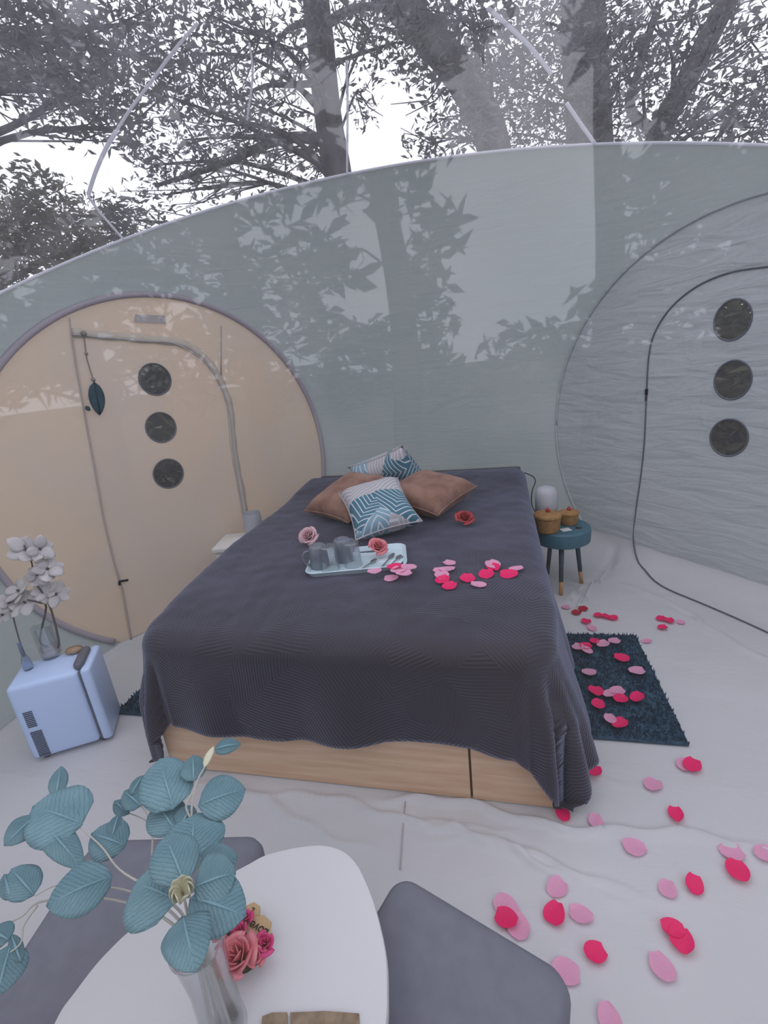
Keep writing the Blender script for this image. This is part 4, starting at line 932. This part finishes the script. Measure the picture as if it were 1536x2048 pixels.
op = lambda x, y, d=0: on_plane(x, y, vp+n_*d, n_)
stem = catmull([oz, op(118, 1290), op(104, 1225), op(88, 1190), op(72, 1165), op(62, 1120), op(48, 1090)], 5)
build(MB().tube([p-oz for p in stem], [.005-.0025*i/(len(stem)-1) for i in range(len(stem))], 7), 'stem', M['orchid_stem'], t)
stem = catmull([oz, op(80, 1280), op(92, 1215), op(78, 1205), op(55, 1200)], 5)
build(MB().tube([p-oz for p in stem], .004, 7), 'stem', M['orchid_stem'], t)
cf = (CAMP-vp).normalized()
for k, (x, y, R, fx, fz) in enumerate([(52, 1100, .055, .5, .6), (80, 1098, .045, 1, .3), (95, 1138, .052, .4, .6), (75, 1150, .042, 0, .3), (112, 1188, .050, .7, .5), (88, 1182, .040, 0, .6), (50, 1205, .052, -.5, .4), (38, 1182, .045, -.8, .3)]):
    blossom(t, op(x, y, -.01*k % .03)-oz, R*1.2, cf + V((fx, 0, fz)), 60+k)
vb2 = on_z(58, 1338, pz); o = empty('bud_vase', V((vb2.x, vb2.y, pz))); tag(o, 'slim blue-tinted glass bud vase beside the orchid vase', 'vase')
build(MB().lathe([(0, 0), (.016, 0), (.019, .01), (.017, .04), (.008, .07), (.007, .12), (.009, .125), (.006, .12), (.006, .07), (0, .06)], n=20), 'vase_glass', M['blue_glass'], o, angle=50)
o2 = V((vb2.x, vb2.y, pz+.06)); t = empty('pale_orchid', o2); tag(t, 'single pale orchid stem in the slim bud vase', 'flowers')
q1 = op(22, 1215); stem = catmull([o2, (o2+q1)/2+V((0, 0, .02)), q1], 6); build(MB().tube([p-o2 for p in stem], .003, 6), 'stem', M['orchid_stem'], t)
blossom(t, op(18, 1205)-o2, .045, cf+V((0, 0, .5)), 90); blossom(t, op(5, 1230)-o2, .042, cf+V((-.3, 0, .3)), 91)
wp = on_z(150, 1306, pz); t = empty('wooden_nut', V((wp.x, wp.y, pz+.016)), crot); tag(t, 'split brown wooden nut ornament lying on the cooler', 'ornament')
for s in (-1, 1):
    mb = MB(); mb.grid(lambda i, j: V((.034*cos(pi*j)*1.0, (.0015+.020*sin(pi*j)*abs(sin(pi*i)))*s if True else 0, .016*cos(pi*i)*sin(pi*j))), 12, 12); build(mb, 'nut_half', M['bean_wood'], t)

# ------------------------------------------------------------------ white table, poufs
TBZ = .45
tp = [(-.888,-.882),(-.888,-.838),(-.875,-.777),(-.834,-.713),(-.70,-.602),(-.647,-.562),(-.548,-.531),(-.476,-.545),(-.418,-.605),(-.37,-.689),(-.352,-.75),(-.346,-.80),(-.355,-.89),(-.41,-.99),(-.50,-1.07),(-.63,-1.105),(-.76,-1.08),(-.85,-.99)]
tb = empty('pebble_table', (-.62, -.82, 0)); tag(tb, 'low white pebble-shaped table holding vase and flowers', 'table')
pl_ = [(q.x+.62, q.y+.82) for q in catmull([V((a, b, 0)) for a, b in tp], 5, True)]
build(MB().prism(pl_, TBZ-.028, TBZ, .006), 'table_top', M['table_white'], tb, angle=40)
build(MB().lathe([(0, 0), (.17, 0), (.175, .006), (.16, .014), (.035, .03), (.028, .06), (.028, TBZ-.06), (.06, TBZ-.028), (0, TBZ-.028)], n=36), 'pedestal', M['table_white'], tb, angle=40)
def pouf(label, c, w, d, rz, z):
    t = empty('upholstered_pouf', V((c[0], c[1], 0)), rz); tag(t, label, 'pouf')
    rgz = lambda k, zz: [V((x, y, zz)) for x, y in rrect(w-2*k, d-2*k, max(.015, .045-k))]
    build(loft([rgz(.004, .03), rgz(0, .04), rgz(0, z-.105), rgz(.004, z-.1)]), 'pouf_body', M['pouf_grey'], t, angle=50)
    build(loft([rgz(.002, z-.1), rgz(-.002, z-.09), rgz(-.003, z-.03), rgz(.004, z-.012), rgz(.016, z-.003), rgz(.04, z), rgz(.10, z+.004)]), 'seat_cushion', M['pouf_grey'], t, angle=50)
    for sx in (-1, 1):
        for sy in (-1, 1): build(MB().lathe([(0, 0), (.016, 0), (.018, .032), (0, .032)], (sx*(w/2-.06), sy*(d/2-.06), 0), n=12), 'foot', M['black_plastic'], t)
    return t
PZ = .36
a = on_z(797, 1735, PZ); b = on_z(1150, 1945, PZ); e = (b-a); w_ = e.length+.0; an = math.atan2(e.y, e.x); nn = V((sin(an), -cos(an), 0))
pouf('grey upholstered pouf pushed against the table on the petal side', (a+b)/2+nn*.19, w_, .38, an, PZ)
a = on_z(530, 1662, PZ); b = on_z(185, 1672, PZ); e = a-b; an = math.atan2(e.y, e.x); nn = V((sin(an), -cos(an), 0))
pouf('grey upholstered pouf pushed against the table on the cooler side', (a+b)/2+nn*.20, e.length, .40, an, PZ)

# ------------------------------------------------------------------ eucalyptus vase
vc = on_z(452, 2058, TBZ); vc = V((vc.x, vc.y, TBZ))
t = empty('glass_vase', vc); tag(t, 'clear glass cylinder vase of eucalyptus on the white table', 'vase')
build(MB().lathe([(0, 0), (.030, 0), (.034, .004), (.032, .05), (.030, .12), (.036, .19), (.040, .205), (.0375, .205), (.0335, .19), (.0275, .12), (.0295, .05), (.030, .012), (0, .012)], n=36), 'vase_glass', M['clear_glass'], t, angle=50)
eu = empty('eucalyptus_bunch', vc+V((0, 0, .015))); tag(eu, 'artificial blue-green eucalyptus sprigs standing in the clear vase', 'plant')
EO = eu.location; EZ = lambda x, y, z: on_z(x, y, z)-EO
def stemE(pts, r0, r1):
    P = catmull(pts, 6); build(MB().tube(P, [.62*(r0+(r1-r0)*i/(len(P)-1)) for i in range(len(P))], 7), 'stem', M['euc_stem'], eu)
root = V((0, 0, .0)); neck = V((-.005, .01, .20))
stemE([root, neck, EZ(385, 1870, .72), EZ(368, 1795, .775)], .0045, .003)
stemE([V((.01, 0, 0)), neck+V((.01, 0, 0)), EZ(395, 1720, .70), EZ(383, 1630, .745), EZ(392, 1570, .77), EZ(412, 1530, .79), EZ(432, 1498, .80)], .0042, .002)
stemE([EZ(383, 1640, .74), EZ(372, 1612, .76), EZ(385, 1585, .77)], .003, .002)
stemE([V((-.01, 0, 0)), neck+V((-.01, 0, 0)), EZ(320, 1790, .70), EZ(240, 1740, .70), EZ(200, 1690, .70), EZ(130, 1630, .72)], .004, .0018)
stemE([V((-.012, -.01, 0)), neck+V((-.012, -.005, 0)), EZ(280, 1790, .66), EZ(180, 1770, .67), EZ(115, 1770, .68), EZ(70, 1792, .68)], .004, .0016)
stemE([V((-.015, -.012, 0)), neck+V((-.015, -.01, 0)), EZ(230, 1800, .62), EZ(90, 1802, .66), EZ(45, 1832, .67), EZ(10, 1850, .68)], .004, .0016)
stemE([EZ(75, 1812, .662), EZ(48, 1850, .67), EZ(42, 1885, .68), EZ(20, 1905, .68)], .0025, .0015)
stemE([EZ(300, 1790, .68), EZ(305, 1670, .66), EZ(298, 1635, .67), EZ(278, 1605, .69), EZ(265, 1580, .70)], .003, .0014)
stemE([EZ(302, 1665, .66), EZ(290, 1640, .665), EZ(245, 1622, .68)], .002, .0012)
lv = [(370,1768,330,1670,78,.785,.80,.12,.6),(386,1722,388,1626,100,.735,.745,.1,.7),(394,1752,475,1712,66,.73,.74,.08,.5),(388,1775,472,1745,80,.785,.79,.1,.8),(380,1796,492,1832,92,.775,.77,.1,.5),
      (366,1832,392,1944,80,.78,.80,.12,.7),(352,1800,268,1768,112,.765,.74,.08,.7),(225,1752,92,1812,78,.705,.71,.1,.5),(222,1772,120,1800,40,.70,.69,.06,.5),(252,1692,182,1668,62,.69,.70,.08,.6),(225,1672,237,1628,24,.70,.71,.05,.3),
      (165,1648,64,1615,98,.715,.72,.08,.9),(72,1632,8,1692,42,.715,.71,.08,.5),(112,1598,122,1532,28,.72,.73,.05,.2),(88,1648,165,1736,44,.715,.69,.06,.6),
      (348,1618,318,1518,82,.76,.78,.1,.8),(388,1562,386,1510,40,.775,.79,.05,.7),(396,1612,492,1578,70,.755,.75,.1,.4),(350,1660,312,1606,62,.74,.745,.08,.8),(360,1655,385,1610,40,.74,.75,.05,.6),(428,1500,482,1488,26,.80,.80,.15,.5),
      (282,1612,248,1582,36,.69,.70,.05,.7),(280,1600,296,1580,18,.69,.70,.05,.2),(258,1628,228,1602,24,.68,.69,.05,.4),(262,1590,286,1550,20,.70,.71,.04,.5),(68,1790,22,1738,52,.68,.69,.06,.6),(22,1800,8,1748,24,.68,.69,.05,.5),
      (22,1888,-6,1995,66,.68,.66,.08,.5),(42,1924,22,1868,20,.67,.68,.05,.3),(18,1880,-20,1860,40,.68,.68,.05,.5)]
for (x0, y0, x1, y1, wp_, z0, z1, bend, blunt) in lv:
    A = on_z(x0, y0, z0); B = on_z(x1, y1, z1); mid = (A+B)/2; vd = (CAMP-mid).normalized(); nrm = (vd*.8+V((0, 0, .6))).normalized(); w = 1.22*wp_/px_m(mid)
    mb = leafshape(A-mid, B-mid, w, nrm, bend, .18, 10, 8, blunt, .015)
    o = build(mb, 'leaf', M['euc_leaf'], eu); o.location = mid-EO; o.modifiers.new('t', 'SOLIDIFY').thickness = .0012
    e_ = (B-A).normalized(); s_ = e_.cross(nrm).normalized(); Lf = (B-A).length; uv = o.data.uv_layers.new(name='UVMap')
    for lp_ in o.data.loops:
        q_ = o.data.vertices[lp_.vertex_index].co-(A-mid); uv.data[lp_.index].uv = (q_.dot(e_)/Lf, q_.dot(s_)/w*2)
    build(leafshape(A-mid+nrm*.002, A-mid+(B-A)*.92+nrm*.002, .0028, nrm, bend, 0, 8, 2, 0), 'midrib', M['euc_leaf'], o)
    if wp_ > 15: pass
for k in range(9):
    a_ = k*.7; c0 = EZ(366, 1788, .785); d_ = V((cos(a_), sin(a_), .8)).normalized(); tv = (CAMP-EO-c0).normalized()
    o = build(leafshape(c0, c0+(d_*.6+tv*.7).normalized()*.032, .016, d_, .15, .2, 5, 4, .6), 'bud_leaf', M['euc_tip'], eu); o.modifiers.new('t', 'SOLIDIFY').thickness = .001
c0 = EZ(424, 1508, .80); o = build(leafshape(EZ(408, 1535, .79), EZ(428, 1492, .802), .014, V((0, -.5, 1)), .1, .3, 6, 4, .6), 'bud_leaf', M['euc_tip'], eu); o.modifiers.new('t', 'SOLIDIFY').thickness = .001

# ------------------------------------------------------------------ table centrepiece of silk roses with wooden tags
pc = on_z(488, 1890, TBZ); ce = empty('rose_centrepiece', V((pc.x, pc.y, TBZ))); tag(ce, 'pink silk rose centrepiece with two wooden tags on the table', 'centrepiece')
CO = ce.location
def part_rose(x, y, z, R, m, tilt, seed, n=12):
    P = on_z(x, y, z)-CO; r0 = build(MB().lathe([(0, -.45*R), (.2*R, -.4*R), (.42*R, -.05*R), (.3*R, .1*R), (0, .1*R)], n=12), 'rose', M['calyx'], ce); r0.location = P; r0.rotation_euler = tilt
    for mb in rose_petals(R, seed, n):
        o = build(mb, 'petal', m, r0, recalc=False); o.modifiers.new('t', 'SOLIDIFY').thickness = .0008
part_rose(480, 1915, TBZ+.030, .036, M['rose_coral'], (rad(15), rad(-5), 0), 31, 18)
part_rose(510, 1912, TBZ+.024, .020, M['rose_coral'], (rad(20), rad(25), 0), 32, 10)
part_rose(530, 1888, TBZ+.026, .019, M['rose_magenta'], (rad(10), rad(12), 0), 33, 11)
part_rose(482, 1864, TBZ+.030, .019, M['rose_magenta'], (rad(15), rad(-10), 0), 34, 11)
part_rose(490, 1838, TBZ+.026, .016, M['rose_magenta'], (rad(-10), rad(15), 0), 35, 10)
part_rose(447, 1870, TBZ+.028, .022, M['rose_dark'], (rad(15), rad(-35), 0), 36, 12)
q = build(leafshape(EZ(450, 1900, TBZ+.03)+EO-CO, EZ(428, 1925, TBZ+.018)+EO-CO, .026, V((0, -.4, 1)), .1, .2, 6, 5, .9), 'loose_petal', M['rose_pale'], ce); q.modifiers.new('t', 'SOLIDIFY').thickness = .001
build(MB().tube(catmull([EZ(437, 1935, TBZ+.012)+EO-CO, EZ(431, 1948, TBZ+.006)+EO-CO, EZ(435, 1962, TBZ+.003)+EO-CO], 4), .0014, 5), 'wire_stem', M['black_plastic'], ce)
build(MB().lathe([(0, 0), (.045, 0), (.04, .01), (0, .014)], n=20), 'posy_base', M['calyx'], ce)
def wtag(pts, z, txt, tsize, trot, tx, ty, lab):
    Q = [on_z(x, y, z)-CO for x, y in pts]; c = sum(Q, V())/len(Q)
    o = build(MB().prism([((q-c).x, (q-c).y) for q in Q], -.009, 0, .0015), 'wooden_tag', M['tag_wood'], ce, angle=30); o.location = c; o.rotation_euler = (rad(14), 0, 0); o['label'] = lab
    cu = bpy.data.curves.new('lettering', 'FONT'); cu.body = txt; cu.size = tsize; cu.align_x = 'CENTER'; cu.align_y = 'CENTER'; cu.extrude = .0004; cu.shear = .35; cu.offset = .0002
    tob = bpy.data.objects.new('lettering', cu); COL.objects.link(tob); bpy.context.view_layer.update()
    me = bpy.data.meshes.new_from_object(tob.evaluated_get(bpy.context.evaluated_depsgraph_get())); bpy.data.objects.remove(tob); me.materials.clear()
    l = mesh_obj('lettering', me, M['ink'], o, (tx, ty, .0006)); l.rotation_euler = (0, 0, trot); return o
wtag([(499, 1838), (528, 1832), (542, 1844), (538, 1866), (522, 1878), (500, 1882), (490, 1860)], TBZ+.022, 'Love', .020, rad(166), .002, -.001, 'wooden tag lettered Love')
wtag([(492, 1812), (508, 1805), (519, 1812), (518, 1830), (503, 1838), (494, 1830)], TBZ+.020, 'L', .014, rad(166), .0, 0, 'small wooden tag with a letter')
for k, (pts, lab) in enumerate([([(524, 2032), (545, 2024), (574, 2024), (576, 2110), (520, 2110)], 'smaller brown cork coaster beside the wide cork coaster'), ([(580, 2024), (650, 2021), (718, 2026), (722, 2112), (582, 2112)], 'wide brown cork coaster on the white table')]):
    Q = [on_z(x, y, TBZ+.006) for x, y in pts]; c = sum(Q, V())/len(Q); o = build(MB().prism([((q-c).x, (q-c).y) for q in Q], 0, .006, .001), 'cork_coaster', M['cork'], angle=30); o.location = (c.x, c.y, TBZ); tag(o, lab, 'coaster')
